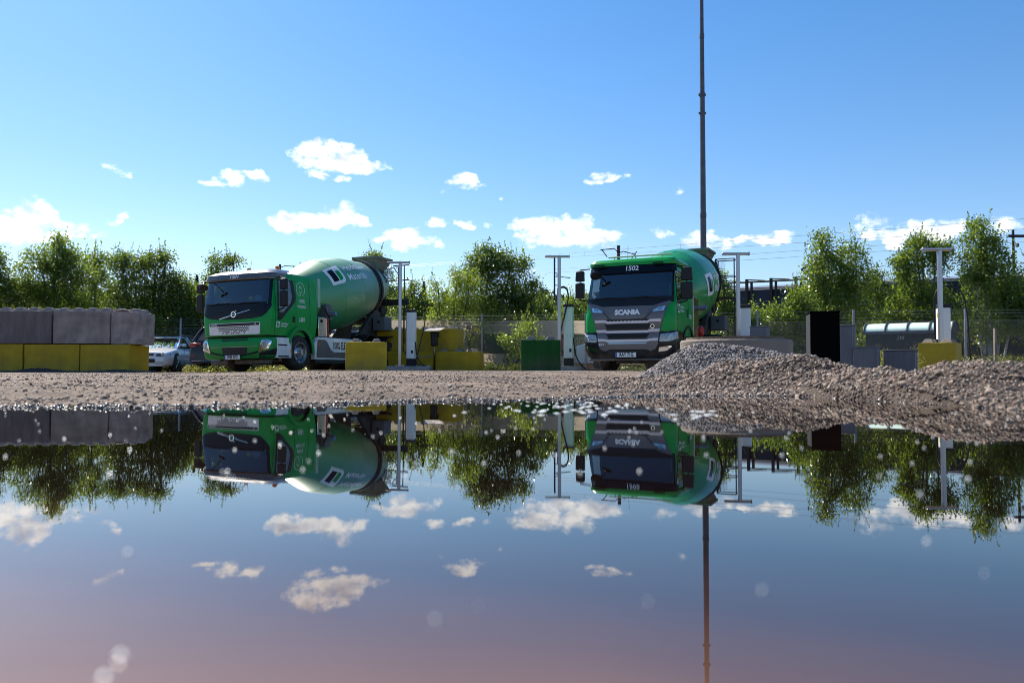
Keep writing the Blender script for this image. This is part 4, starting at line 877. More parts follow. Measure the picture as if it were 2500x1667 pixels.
# side glass
win = roundpoly([(.44, 1.64), (.62, 1.64), (.98, 1.92), (1.06, 2.1), (1.0, 2.55), (.47, 2.55)], .04)
outer = roundpoly([(.38, 1.41), (.53, 1.41), (1.19, 1.95), (1.24, 2.12), (1.17, 2.60), (.42, 2.60)], .05)
for sg in (1, -1):
    fn = HV.side(sg); e = MB(); patch(e, outer, fn, .006, .1, holes=[roundpoly([(.50, 1.90), (.98, 1.92), (1.04, 2.1), (.98, 2.52), (.5, 2.52)], .02)]); dfm = e.build('door_window_frame', BLACKP, vol)
    e = MB(); patch(e, win, fn, .012, .1, depth=.004); e.build('door_window', GLASSD, vol)
    # door seam lines and handle
    e = MB()
    for P in ([(.30, 1.0), (.30, 2.6)], [(1.24, 1.2), (1.26, 2.62)], [(1.95, 1.3), (1.93, 2.7)], [(.4, 2.68), (1.2, 2.7)]):
        (y0, z0), (y1, z1) = P; e.tube([Vector(fn(y0+(y1-y0)*k/6, z0+(z1-z0)*k/6, .001)) for k in range(7)], .006, 5)
    e.build('door_seam', BLACKM, vol)
    e = MB(); patch(e, roundpoly([(1.08, 1.38), (1.2, 1.38), (1.2, 1.54), (1.10, 1.56)], .02), fn, .008, .1); e.tube([fn(1.09, 1.53, .02), fn(1.19, 1.52, .02)], .012, 6); e.build('door_handle', BLACKM, vol)
    if sg > 0:
        e = MB(); text_on(e, '100%', .155, 1.53, 2.02, fn, .008, bold=.001, sxy=(.95, 1)); e.build('lettering', WHITET, vol, smooth=False); e = MB(); text_on(e, 'electric', .15, 1.53, 1.87, fn, .008, bold=.001, sxy=(.95, 1)); e.build('lettering', WHITET, vol, smooth=False)
        e = MB(); text_on(e, '1501', .17, 1.53, 1.47, fn, .008, bold=.006, sxy=(.85, 1)); e.build('fleet_number', WHITET, vol, smooth=False)
        e = MB(); cx, cz = 1.50, 2.37
        e.tube([fn(cx+.2*math.cos(t), cz+.2*math.sin(t), .006) for t in np.linspace(-1.3, -1.75+2*math.pi, 30)], .007, 5, cap=False)
        e.tube([fn(cx+a_, cz+b_, .006) for a_, b_ in ((-.07, .05), (.07, .05), (.07, -.06), (.03, -.1), (-.03, -.1), (-.07, -.06), (-.07, .05))], .006, 5, cap=False)
        for x in (-.035, .035): e.tube([fn(cx+x, cz+.05, .006), fn(cx+x, cz+.11, .006)], .006, 5)
        e.tube([fn(cx+a_, cz+b_, .006) for a_, b_ in ((0, -.1), (0, -.15), (-.03, -.19), (-.09, -.19))], .006, 5)
        e.build('plug_symbol', WHITET, vol)
        mw, md, mg = MB(), MB(), MB(); logo(mw, md, mg, .43, 1.29, .16, fn, .006); mw.build('logo_frame', WHITET, vol, smooth=False); md.build('logo_inset', GREEN, vol, smooth=False); mg.build('logo_inset', GREEN, vol, smooth=False)
        e = MB(); text_on(e, 'Heidelberg', .075, .55, 1.32, fn, .006, align='LEFT', bold=.002); text_on(e, 'Materials', .075, .55, 1.255, fn, .006, align='LEFT', bold=.002); e.build('lettering', WHITET, vol, smooth=False)
mirror_pair(vol, 1.42, .30, 1.78, 2.57, 2.24, .24, .13, 1, 1.15)
mirror_pair(vol, -1.42, .22, 1.74, 2.55, 2.25, .24, .13, -1, -1.15)
# kerb mirror over the windscreen
e = MB(); e.tube([(-.98, .05, 2.6), (-.92, -.18, 2.52), (-.82, -.28, 2.42)], .014, 6); e.lathe([(-.02, .01), (-.03, .1), (.0, .125), (.03, .11), (.035, .01)], (-.80, -.3, 2.36), (.3, -.55, -.75), 20); e.build('kerb_mirror', BLACKP, vol)
# bumper
HB = Hull([(.33, 1.10, .05, .5, .2, .06), (.40, 1.17, .0, .55, .2, .07), (.60, 1.2, -.03, .6, .2, .08), (.80, 1.2, -.03, .6, .2, .08), (.88, 1.18, .0, .6, .2, .08), (.93, 1.12, .06, .6, .2, .06)])
HB.mesh('bumper', GREEN, vol, lambda *a: False, nsd=4)
MB().box(-1.0, 1.0, .12, .5, .90, 1.02).build('bumper_gap', BLACKM, vol)
e = MB(); patch(e, roundpoly([(-.4, .84), (.47, .84), (.44, .925), (-.42, .925)], .02), HB.front, .012, .1); patch(e, roundpoly([(-.36, .45), (.43, .45), (.47, .65), (-.4, .65)], .02), HB.front, .012, .1); e.build('grille_opening', GRILLE, vol)
e = MB(); e.tube([HB.wrap(x, .425+.09*(abs(x)/.78)**2.2, .01) for x in np.linspace(-.8, .8, 17)], .024, 6); e.build('lower_lip', BLACKP, vol)
e = MB(); e.tube([HB.wrap(x, .665, .006) for x in np.linspace(-.8, .8, 17)], .007, 5); e.build('trim_line', CREAM, vol)
e = MB(); patch(e, [(.80, .35), (1.62, .35), (1.62, .60), (1.3, .60), (1.12, .55), (.86, .50)], HB.wrap, .008, .08); patch(e, [(-1.62, .35), (-1.2, .35), (-1.2, .42), (-1.3, .60), (-1.62, .60)], HB.wrap, .008, .08); e.build('bumper_corner', BLACKP, vol)
for sg in (1, -1):
    P = [(.83*sg, .50), (.99*sg, .545), (1.13*sg, .60), (1.22*sg, .80), (1.12*sg, .86), (.93*sg, .85)]
    e = MB(); patch(e, roundpoly(P, .03), HB.wrap, .015, .08); hb = e.build('headlight', CHROME, vol)
    P2 = [(.92*sg, .58), (1.08*sg, .64), (1.15*sg, .79), (1.08*sg, .83), (.97*sg, .81)]
    e = MB(); patch(e, roundpoly(P2, .03), HB.wrap, .022, .06); e.build('headlight_lens', LAMPG, hb)
plate_on(vol, -.27, .27, .315, .435, -.075, 'FNS 47C')
# steps, front wheels, arches, under-run
for sg in (1, -1):
    x0, x1 = (.98, 1.22) if sg > 0 else (-1.22, -.98)
    st_ = MB(); xo = 1.2*sg
    st_.prism([(.32, .34), (.98, .34), (.99, .88), (.9, .92), (.35, .92)], 'yz', x0, x1); so_ = st_.build('step_panel', WHITE, vol, bevel=.02)
    e = MB(); e.box(xo-.01 if sg > 0 else xo-.02, xo+.024 if sg > 0 else xo+.012, .36, .84, .37, .41); e.box(xo-.01 if sg > 0 else xo-.02, xo+.024 if sg > 0 else xo+.012, .36, .78, .69, .73); e.build('step_recess', BLACKM, so_)
    e = MB(); e.box(1.21*sg-.02, 1.21*sg+.02, .93, .99, .5, .6); e.build('marker_lamp', ORANGE, so_)
    ar = [(1.45+.66*math.cos(t), .52+.76*math.sin(t)) for t in np.linspace(math.pi*.86, -.05, 20)]; ai = [(1.45+.56*math.cos(t), .52+.65*math.sin(t)) for t in np.linspace(-.05, math.pi*.9, 20)]
    MB().prism(ar+ai, 'yz', (.8 if sg > 0 else -1.23), (1.23 if sg > 0 else -.8)).build('wheel_arch', GREEN, vol)
    MB().prism([(1.45+.56*math.cos(t), .52+.65*math.sin(t)) for t in np.linspace(math.pi*.9, -.05, 14)]+[(1.45+.53*math.cos(t), .52+.62*math.sin(t)) for t in np.linspace(-.05, math.pi*.9, 14)], 'yz', (.5 if sg > 0 else -1.21), (1.21 if sg > 0 else -.5)).build('arch_liner', BLACKM, vol)
    wheel(vol, 1.19*sg, 1.45, .51, .37, sg, .3)
MB().box(-1.1, 1.1, .45, 2.2, .82, .97).build('cab_floor', BLACKM, vol)
e = MB(); e.box(-.95, -.35, .15, .35, .17, .30); e.box(-.15, 1.0, .2, .4, .18, .31); e.box(-.9, .9, .45, .6, .25, .45); e.box(-.4, .4, 1.2, 1.5, .3, .55); e.build('underrun_bar', MUDDY, vol, bevel=.02)
interior(vol, HV, .12, 2.2, 1.90)
# things on the dashboard
hm = MB(); hm.lathe([(0, .13), (.03, .15), (.06, .135), (.12, .1), (.155, .05), (.165, .003)], (0, 0, 0), (0, 0, 1), 24); ho = hm.build('hard_hat', ORANGEH)
ho.location = vol.matrix_basis @ Vector((-.38, .30, 1.91)); ho.rotation_euler = (R(12), 0, .4); tag(ho, 'orange hard hat lying behind the windscreen of truck 1501', 'helmet')
t_ = MB(); t_.box(-.13, .13, -.05, .05, 0, .09, .02, .01); t_.box(-.05, .14, -.04, .06, .09, .2, .04, .02); to = t_.build('soft_toy', REDT, bevel=.03); to.location = vol.matrix_basis @ Vector((.30, .3, 1.9)); to.rotation_euler = (0, 0, -.4); tag(to, 'red and yellow soft toy on the dashboard of truck 1501', 'toy')
MB().box(-.02, .15, -.055, .02, .1, .21, .02, .01).build('toy_head', YELT, to, bevel=.03)
t_ = MB(); t_.lathe([(-.04, .02), (-.03, .12), (.03, .12), (.04, .02)], (0, 0, .12), (.2, 1, .1), 20); t_.box(-.16, .16, -.06, .06, 0, .07, .03, .01); to = t_.build('cap_bundle', BLUET, bevel=.01); to.location = vol.matrix_basis @ Vector((.60, .3, 1.9)); tag(to, 'pale blue bundled cap on the dashboard of truck 1501', 'cap')
# behind the cab
e = MB(); e.box(1.17, 1.2, 2.33, 2.46, 1.9, 2.78); e.build('air_deflector', mat('pale_green_edge', (.3, .5, .36), .4), vol)
MB().box(.55, 1.18, 2.4, 2.86, 1.02, 1.62).build('steel_box', STEELM, vol, bevel=.015)
MB().lathe([(0, .01), (0, .05), (.012, .05)], (1.185, 2.55, 1.5), (1, 0, 0), 12).build('lock', BLACKM, vol)
e = MB(); e.box(.7, 1.1, 2.95, 3.25, 1.55, 2.05); e.box(.85, 1.05, 3.0, 3.2, 1.05, 1.55); e.build('valve_block', CABG, vol, bevel=.02)
e = MB(); e.tube([(1.0, 3.1, 1.72), (1.32, 3.1, 1.76)], .07, 12); e.build('filler_neck', GALV, vol); MB().tube([(1.325, 3.1, 1.76), (1.34, 3.1, 1.762)], .065, 12).build('filler_cap', BLUEP, vol)
e = MB(); e.tube([(1.12, 2.5, 1.95), (1.15, 2.8, 1.9), (1.1, 3.1, 1.6), (1.1, 3.15, 1.1)], .02, 6); e.tube([(1.15, 2.85, 1.6), (1.15, 2.86, 1.05)], .018, 6); e.tube([(1.2, 3.05, 1.7), (1.1, 2.9, 1.55)], .015, 6); e.build('hose', BLACKM, vol)
MB().box(1.13, 1.15, 2.92, 2.97, 1.0, 1.6).build('red_strip', REDP, vol)
MB().tube([(1.05, 3.2, 1.2), (1.22, 3.25, 1.2)], .05, 10).build('air_fitting', GALV, vol)
# side skirt
for sg in (1, -1):
    fn = local_side(sg, 1.2)
    x0, x1 = (1.05, 1.2) if sg > 0 else (-1.2, -1.05)
    sk = MB(); sk.prism([(2.16, .32), (4.85, .32), (4.85, 1.0), (2.32, 1.0), (2.28, .88), (2.16, .82)], 'yz', x0, x1); sko = sk.build('side_skirt', WHITE, vol, bevel=.012)
    e = MB(); patch(e, roundpoly([(2.24, .38), (4.8, .38), (4.8, .56), (3.15, .56), (3.0, .64), (2.82, .86), (2.7, .93), (2.3, .93)], .04), fn, .006, .2); e.build('skirt_stripe', GREYP, sko)
    e = MB(); text_on(e, '100% ELECTRIC', .26, 3.12, .755, fn, .008, align='LEFT', bold=.003, sxy=(.72, 1.25)); e.build('lettering', NAVY, sko, smooth=False)
    MB().box(x0, x1+.002, 2.2, 4.85, .2, .315).build('skirt_foot', CHAS, vol, bevel=.01)
    MB().lathe([(0, .001), (0, .03), (.01, .03)], (1.207*sg, 2.36, .78), (sg, 0, 0), 10).build('marker_lamp', ORANGE, sko)
mixer(vol, 0, rear=(5.45, 6.82), sideplatform=False, paint=GREENDD, logo_th=54, logo_b=3.85, tail=8.4)

# ------------------------------------------------------------------ right truck (1502)
sca = empty('mixer_truck', (3.05, 21.0, .15), -R(26), 'green and grey concrete mixer truck numbered 1502, facing the puddle right of the middle', 'mixer truck')
HS = Hull([(.95, 1.22, .02, 2.0, .2, .05), (1.15, 1.25, .0, 2.05, .22, .06), (1.45, 1.25, -.01, 2.05, .22, .07), (1.72, 1.23, .03, 2.05, .22, .08), (1.92, 1.22, .1, 2.05, .2, .08), (2.3, 1.19, .18, 2.05, .19, .07), (2.66, 1.15, .26, 2.05, .19, .07), (2.78, 1.13, .30, 2.05, .2, .07), (2.9, 1.11, .32, 2.05, .2, .06), (2.98, 1.05, .40, 2.0, .2, .05)])
def skips(cx, cy, z, ta, tb):
    if 1.92 < z < 2.66 and (ta in 'fc' and tb in 'fc') and abs(cx) < 1.1: return True
    if 1.92 < z < 2.66 and ta == tb and ta in 'lr' and .55 < cy < 1.15: return True
    return False
HS.mesh('cab_body', GREEN, sca, skips)
e = MB(); patch(e, roundpoly([(-1.15, 1.84), (1.15, 1.84), (1.13, 2.66), (-1.13, 2.66)], .05), HS.wrap, .012, .1, depth=.004); e.build('windscreen', GLASS, sca)
e = MB(); patch(e, roundpoly([(-1.22, 1.8), (1.22, 1.8), (1.19, 2.68), (-1.19, 2.68)], .04), HS.wrap, .006, .1, holes=[roundpoly([(-1.12, 1.93), (1.12, 1.93), (1.10, 2.62), (-1.10, 2.62)], .04)]); e.build('windscreen_frame', NAVY, sca)
e = MB(); patch(e, roundpoly([(-1.24, 2.64), (-.6, 2.62), (.6, 2.62), (1.24, 2.64), (1.24, 2.83), (-1.24, 2.83)], .02), HS.wrap, .07, .1, depth=.075); e.build('sun_visor', NAVY, sca)
e = MB(); text_on(e, '1502', .2, .06, 2.735, lambda a_, b_, o_: HS.wrap(a_, b_, o_), .08, bold=.005, sxy=(.95, .9)); e.build('fleet_number', WHITET, sca, smooth=False)
HR = Hull([(2.83, 1.2, .22, 1.6, .22, .07), (2.92, 1.21, .22, 1.7, .22, .07), (2.99, 1.17, .27, 1.75, .22, .07), (3.03, 1.05, .42, 1.7, .2, .05)])
HR.mesh('roof', GREEN, sca, lambda *a: False, nsd=5)
e = MB(); e.tube([(-.78, .75, 3.14), (1.0, .75, 3.14)], .022, 8)
for x in (-.6, 0, .75): e.tube([(x, .75, 3.0), (x, .75, 3.12)], .014, 6)
e.build('roof_bar', CREAM, sca)
MB().tube([(-.35, 1.1, 3.0), (-.33, 1.12, 3.5)], .005, 5).build('aerial', BLACKM, sca)
e = MB()
for x in (-.85, .78): e.box(x-.14, x+.14, .13, .22, 2.84, 2.86)
e.build('roof_marker', BLACKM, sca)
e = MB(); patch(e, [(-1.2, 1.84), (-.9, 1.76), (-.72, 1.70), (.72, 1.70), (.9, 1.76), (1.2, 1.84), (1.2, 1.96), (-1.2, 1.96)], HS.wrap, .02, .1); e.build('wiper_cowl', BLACKP, sca)
e = MB(); patch(e, [(-1.14, 1.84), (-.88, 1.775), (-.7, 1.715), (.7, 1.715), (.88, 1.775), (1.14, 1.84), (1.06, 1.66), (.95, 1.36), (.86, 1.06), (.82, .72), (.76, .58), (.62, .52), (.5, .58), (-.5, .58), (-.62, .52), (-.76, .58), (-.82, .72), (-.86, 1.06), (-.95, 1.36), (-1.06, 1.66)], HS.wrap, .028, .1, depth=.04); fp = e.build('front_panel', GREYP, sca)
e = MB(); patch(e, [(-.60, 1.60), (-.50, 1.44), (-.42, 1.37), (.42, 1.37), (.50, 1.44), (.60, 1.60), (.80, 1.70), (.7, 1.71), (-.7, 1.71), (-.80, 1.70)], HS.front, .042, .1, depth=.02); e.build('centre_panel', GREYP, fp)
e = MB(); text_on(e, 'SCANIA', .185, 0.0, 1.545, HS.front, .052, bold=.012, sxy=(1.03, .95), sp=1.0); e.build('lettering', WHITET, fp, smooth=False)
def bar(z0, z1, w0, w1, off): 
    e = MB(); patch(e, [(-w0, z1+.03), (-w1-.05, z1+.03), (-w1, z1), (w1, z1), (w1+.05, z1+.03), (w0, z1+.03), (w0-.02, z0+.03), (w1+.05, z0+.03), (w1, z0), (-w1, z0), (-w1-.05, z0+.03), (-w0+.02, z0+.03)], HS.front, off, .1, depth=.03); return e
for z0, z1, w0 in ((1.255, 1.325, .915), (1.0, 1.065, .875), (.765, .83, .83)):
    bar(z0, z1, w0, .56, .05).build('grille_bar', GREYL, fp)
for z0, z1, w0 in ((1.09, 1.245, .62), (.85, .99, .59)):
    e = MB(); patch(e, roundpoly([(-w0, z1), (-w0+.06, z0), (w0-.06, z0), (w0, z1)], .03), HS.front, .046, .1, depth=.02); e.build('grille_opening', GRILLE, fp)
e = MB(); e.tube([HS.front(x, .92, .052) for x in np.linspace(-.55, .55, 9)], .012, 6); e.tube([HS.front(x, 1.165, .052) for x in np.linspace(-.58, .58, 9)], .006, 6); e.build('grille_slat', BLACKP, fp)
e = MB(); patch(e, roundpoly([(-.53, 1.315), (.53, 1.315), (.6, 1.365), (-.6, 1.365)], .01), HS.front, .05, .1, depth=.02); e.build('intake_slot', BLACKM, fp)
e = MB(); patch(e, roundpoly([(-.51, .715), (.51, .715), (.54, .75), (-.54, .75)], .01), HS.front, .05, .1, depth=.02); e.build('blue_strip', DRL, fp)
e = MB(); text_on(e, '25 P', .075, -.74, .71, HS.front, .036, bold=.003, sxy=(1.2, 1)); e.build('lettering', WHITET, fp, smooth=False)
e = MB(); e.lathe([(0, .055), (.012, .055), (.012, .001)], HS.front(.68, 1.17, .03), (0, -1, 0), 20); em = e.build('emblem', CHROME, fp); MB().lathe([(0, .04), (.004, .04), (.004, .001)], HS.front(.68, 1.17, .043), (0, -1, 0), 16).build('emblem_shield', NAVY, em); MB().lathe([(0, .016), (.003, .016), (.003, .001)], HS.front(.68, 1.16, .048), (0, -1, 0), 8).build('emblem_mark', REDP, em)
for sg in (1, -1):
    e = MB(); patch(e, roundpoly([(.66*sg, 1.555), (.72*sg, 1.62), (.86*sg, 1.68), (1.02*sg, 1.70), (.97*sg, 1.57)], .015), HS.front, .05, .08, depth=.03); ml = e.build('marker_light', CHROME, fp)
    e = MB(); patch(e, roundpoly([(.82*sg, 1.59), (.93*sg, 1.60), (.94*sg, 1.66), (.84*sg, 1.64)], .01), HS.front, .056, .08, depth=.02); e.build('marker_lens', LAMPG, ml)
    e = MB(); e.tube([HS.front(sg*x, z, .05) for x, z in ((.95, 1.69), (.72, 1.6), (.6, 1.5), (.52, 1.40), (.44, 1.36))], .007, 5); e.build('panel_seam', BLACKM, fp)
# bumper
HC = Hull([(.34, 1.15, .04, .55, .22, .06), (.42, 1.24, .0, .7, .22, .08), (.60, 1.27, -.03, .8, .22, .09), (.90, 1.27, -.03, .85, .22, .09), (1.05, 1.25, .0, .85, .22, .08), (1.09, 1.2, .06, .8, .2, .06)])
HC.mesh('bumper', NAVY, sca, lambda *a: False, nsd=4)
e = MB(); patch(e, [(-.86, 1.07), (.86, 1.07), (.82, .72), (.76, .58), (.62, .52), (.5, .57), (-.5, .57), (-.62, .52), (-.76, .58), (-.82, .72)], HC.wrap, .012, .1); lp = e.build('lower_panel', GREYP, sca)
bar(.765, .83, .83, .56, .03); 
for z0, z1, w0 in ((.765, .83, .83), (1.0, 1.065, .86)):
    e = MB(); patch(e, [(-w0, z1+.02), (-.6, z1+.02), (-.56, z1), (.56, z1), (.6, z1+.02), (w0, z1+.02), (w0-.02, z0+.02), (.6, z0+.02), (.56, z0), (-.56, z0), (-.6, z0+.02), (-w0+.02, z0+.02)], HC.wrap, .04, .1, depth=.03); e.build('grille_bar', GREYL, lp)
e = MB(); patch(e, roundpoly([(-.58, .985), (-.52, .85), (.52, .85), (.58, .985)], .03), HC.front, .024, .1, depth=.02); patch(e, roundpoly([(-.52, .42), (.52, .42), (.6, .55), (-.6, .55)], .04), HC.front, .02, .1, depth=.02); e.build('grille_opening', GRILLE, lp)
e = MB(); e.tube([HC.front(x, .92, .032) for x in np.linspace(-.54, .54, 9)], .012, 6); e.build('grille_slat', BLACKP, lp)
e = MB(); patch(e, roundpoly([(-.51, .715), (.51, .715), (.54, .75), (-.54, .75)], .01), HC.front, .034, .1, depth=.02); e.build('blue_strip', DRL, lp)
e = MB(); text_on(e, '25 P', .075, -.72, .70, HC.front, .02, bold=.003, sxy=(1.2, 1)); e.build('lettering', WHITET, lp, smooth=False)
for sg in (1, -1):
    e = MB(); patch(e, roundpoly([(.85*sg, .76), (1.1*sg, .765), (1.36*sg, .85), (1.38*sg, 1.03), (1.1*sg, .985), (.88*sg, .965)], .03), HC.wrap, .018, .07); hl = e.build('headlight', LAMPG, sca)
    e = MB(); e.tube([HC.wrap(sg*a_, z, .024) for a_, z in ((.88, .79), (1.08, .80), (1.13, .93), (1.32, 1.0))], .014, 6); e.build('daylight_strip', WHITET, hl)
    e = MB(); patch(e, roundpoly([(1.37*sg, .84), (1.42*sg, .86), (1.43*sg, 1.02), (1.385*sg, 1.02)], .01), HC.wrap, .022, .07); e.build('indicator', ORANGE, hl)
    e = MB(); patch(e, roundpoly([(.83*sg, .50), (1.05*sg, .53), (1.16*sg, .62), (1.16*sg, .66), (.85*sg, .615)], .015), HC.wrap, .018, .07); e.build('fog_light', CHROME, sca)
    e = MB(); e.tube([HC.wrap(.84*sg, z, .004) for z in (.36, .5, .72, 1.06)], .006, 5); e.build('panel_seam', BLACKM, sca)
plate_on(sca, -.31, .26, .365, .49, -.085, 'RAY 71G')
MB().box(-1.1, 1.1, .05, .5, .27, .335).build('muddy_lip', MUDDY, sca, bevel=.02)
# wipers, kerb mirror
e = MB()
for x0, x1 in ((-1.0, -.1), (-.05, 1.0)):
    e.tube([HS.front(x0, 1.93, .03), HS.front(x0*.5+x1*.5, 1.965, .05), HS.front(x1, 1.89, .04)], .014, 6)
e.build('wiper', BLACKM, sca)
e = MB(); e.tube([(-1.0, .2, 2.75), (-.95, -.02, 2.7), (-.86, -.1, 2.62)], .016, 6); e.lathe([(-.03, .02), (-.03, .12), (.0, .15), (.03, .14), (.035, .01)], (-.84, -.12, 2.55), (.35, -.5, -.8), 20); e.build('kerb_mirror', BLACKP, sca)
mirror_pair(sca, 1.48, .36, 1.88, 2.72, 2.35, .30, .15, 1, 1.2)
mirror_pair(sca, -1.48, .30, 2.0, 2.76, 2.45, .25, .15, -1, -1.2)
wins = roundpoly([(.40, 1.86), (1.22, 2.0), (1.25, 2.66), (.48, 2.66)], .04); outs = roundpoly([(.36, 1.80), (1.27, 1.94), (1.30, 2.70), (.44, 2.70)], .04)
for sg in (1, -1):
    fn = HS.side(sg); e = MB(); patch(e, outs, fn, .006, .1, holes=[roundpoly([(.5, 1.93), (1.16, 2.02), (1.18, 2.6), (.55, 2.6)], .02)]); e.build('door_window_frame', BLACKP, sca)
    e = MB(); patch(e, wins, fn, .012, .1, depth=.004); e.build('door_window', GLASSD, sca)
    e = MB()
    for (y0, z0), (y1, z1) in (((.36, 1.0), (.36, 1.8)), ((1.6, 1.0), (1.6, 2.75)), ((.4, 1.75), (1.6, 1.95))): e.tube([fn(y0+(y1-y0)*k/6, z0+(z1-z0)*k/6, .001) for k in range(7)], .006, 5)
    e.build('door_seam', BLACKM, sca)
    e = MB(); patch(e, roundpoly([(1.38, 1.46), (1.5, 1.46), (1.5, 1.68), (1.38, 1.68)], .02), fn, .01, .1); e.build('door_handle', BLACKM, sca)
    if sg > 0:
        mw, md, mg = MB(), MB(), MB(); logo(mw, md, mg, .53, 1.66, .24, fn, .006); mw.build('logo_frame', WHITET, sca, smooth=False); md.build('logo_inset', GREEN, sca, smooth=False); mg.build('logo_inset', GREEN, sca, smooth=False)
        e = MB(); text_on(e, 'Heidelberg', .1, .7, 1.71, fn, .006, align='LEFT', bold=.002); text_on(e, 'Materials', .1, .7, 1.61, fn, .006, align='LEFT', bold=.002); e.build('lettering', WHITET, sca, smooth=False); e = MB(); text_on(e, '1502', .15, 1.72, 1.5, fn, .006, bold=.005); e.build('fleet_number', WHITET, sca, smooth=False)
    ar = [(1.5+.66*math.cos(t), .56+.70*math.sin(t)) for t in np.linspace(math.pi*.95, .02, 18)]; ai = [(1.5+.57*math.cos(t), .56+.61*math.sin(t)) for t in np.linspace(.02, math.pi*.95, 18)]
    MB().prism(ar+ai, 'yz', (.8 if sg > 0 else -1.27), (1.27 if sg > 0 else -.8)).build('wheel_arch', BLACKP, sca)
    MB().prism([(.5, .38), (.92, .38), (.92, .95), (.5, .95)], 'yz', (1.0 if sg > 0 else -1.24), (1.24 if sg > 0 else -1.0)).build('step_panel', BLACKP, sca, bevel=.02)
    wheel(sca, 1.2*sg, 1.5, .52, .385, sg, .3)
MB().box(-1.15, 1.15, .5, 2.0, .84, .94).build('cab_floor', BLACKM, sca)
e = MB(); e.box(-.5, 1.0, .5, .7, .2, .3); e.box(-.6, .6, 1.3, 1.6, .3, .5); e.tube([(-1, 1.5, .5), (1, 1.5, .5)], .08, 8); e.build('underrun_bar', MUDDY, sca, bevel=.02)
interior(sca, HS, .2, 2.0, 1.93)
e = MB(); e.box(1.05, 1.25, 2.09, 2.13, 1.0, 2.1); e.build('locker_edge', CREAM, sca); MB().box(.7, 1.25, 2.135, 2.75, 1.0, 2.1).build('steel_box', STEELM, sca, bevel=.01)
MB().tube([(1.2, 2.95, 1.83), (1.42, 2.95, 1.85)], .07, 12).build('filler_neck', GALV, sca); MB().tube([(1.425, 2.95, 1.85), (1.44, 2.95, 1.85)], .066, 12).build('filler_cap', BLUEP, sca)
MB().lathe([(0, .12), (.05, .16), (.28, .16), (.33, .12)], (1.0, 3.0, 1.16), (1, 0, 0), 12).build('air_tank', REDP, sca)
for sg in (1, -1):
    MB().box((1.0 if sg > 0 else -1.22), (1.22 if sg > 0 else -1.0), 2.4, 4.9, .35, .95).build('side_skirt', CHAS, sca, bevel=.02)
mixer(sca, .45, rear=(5.9, 7.27), tz=.12, sideplatform=True, big=1.03, logo_th=84, logo_b=3.7, tail=8.9)

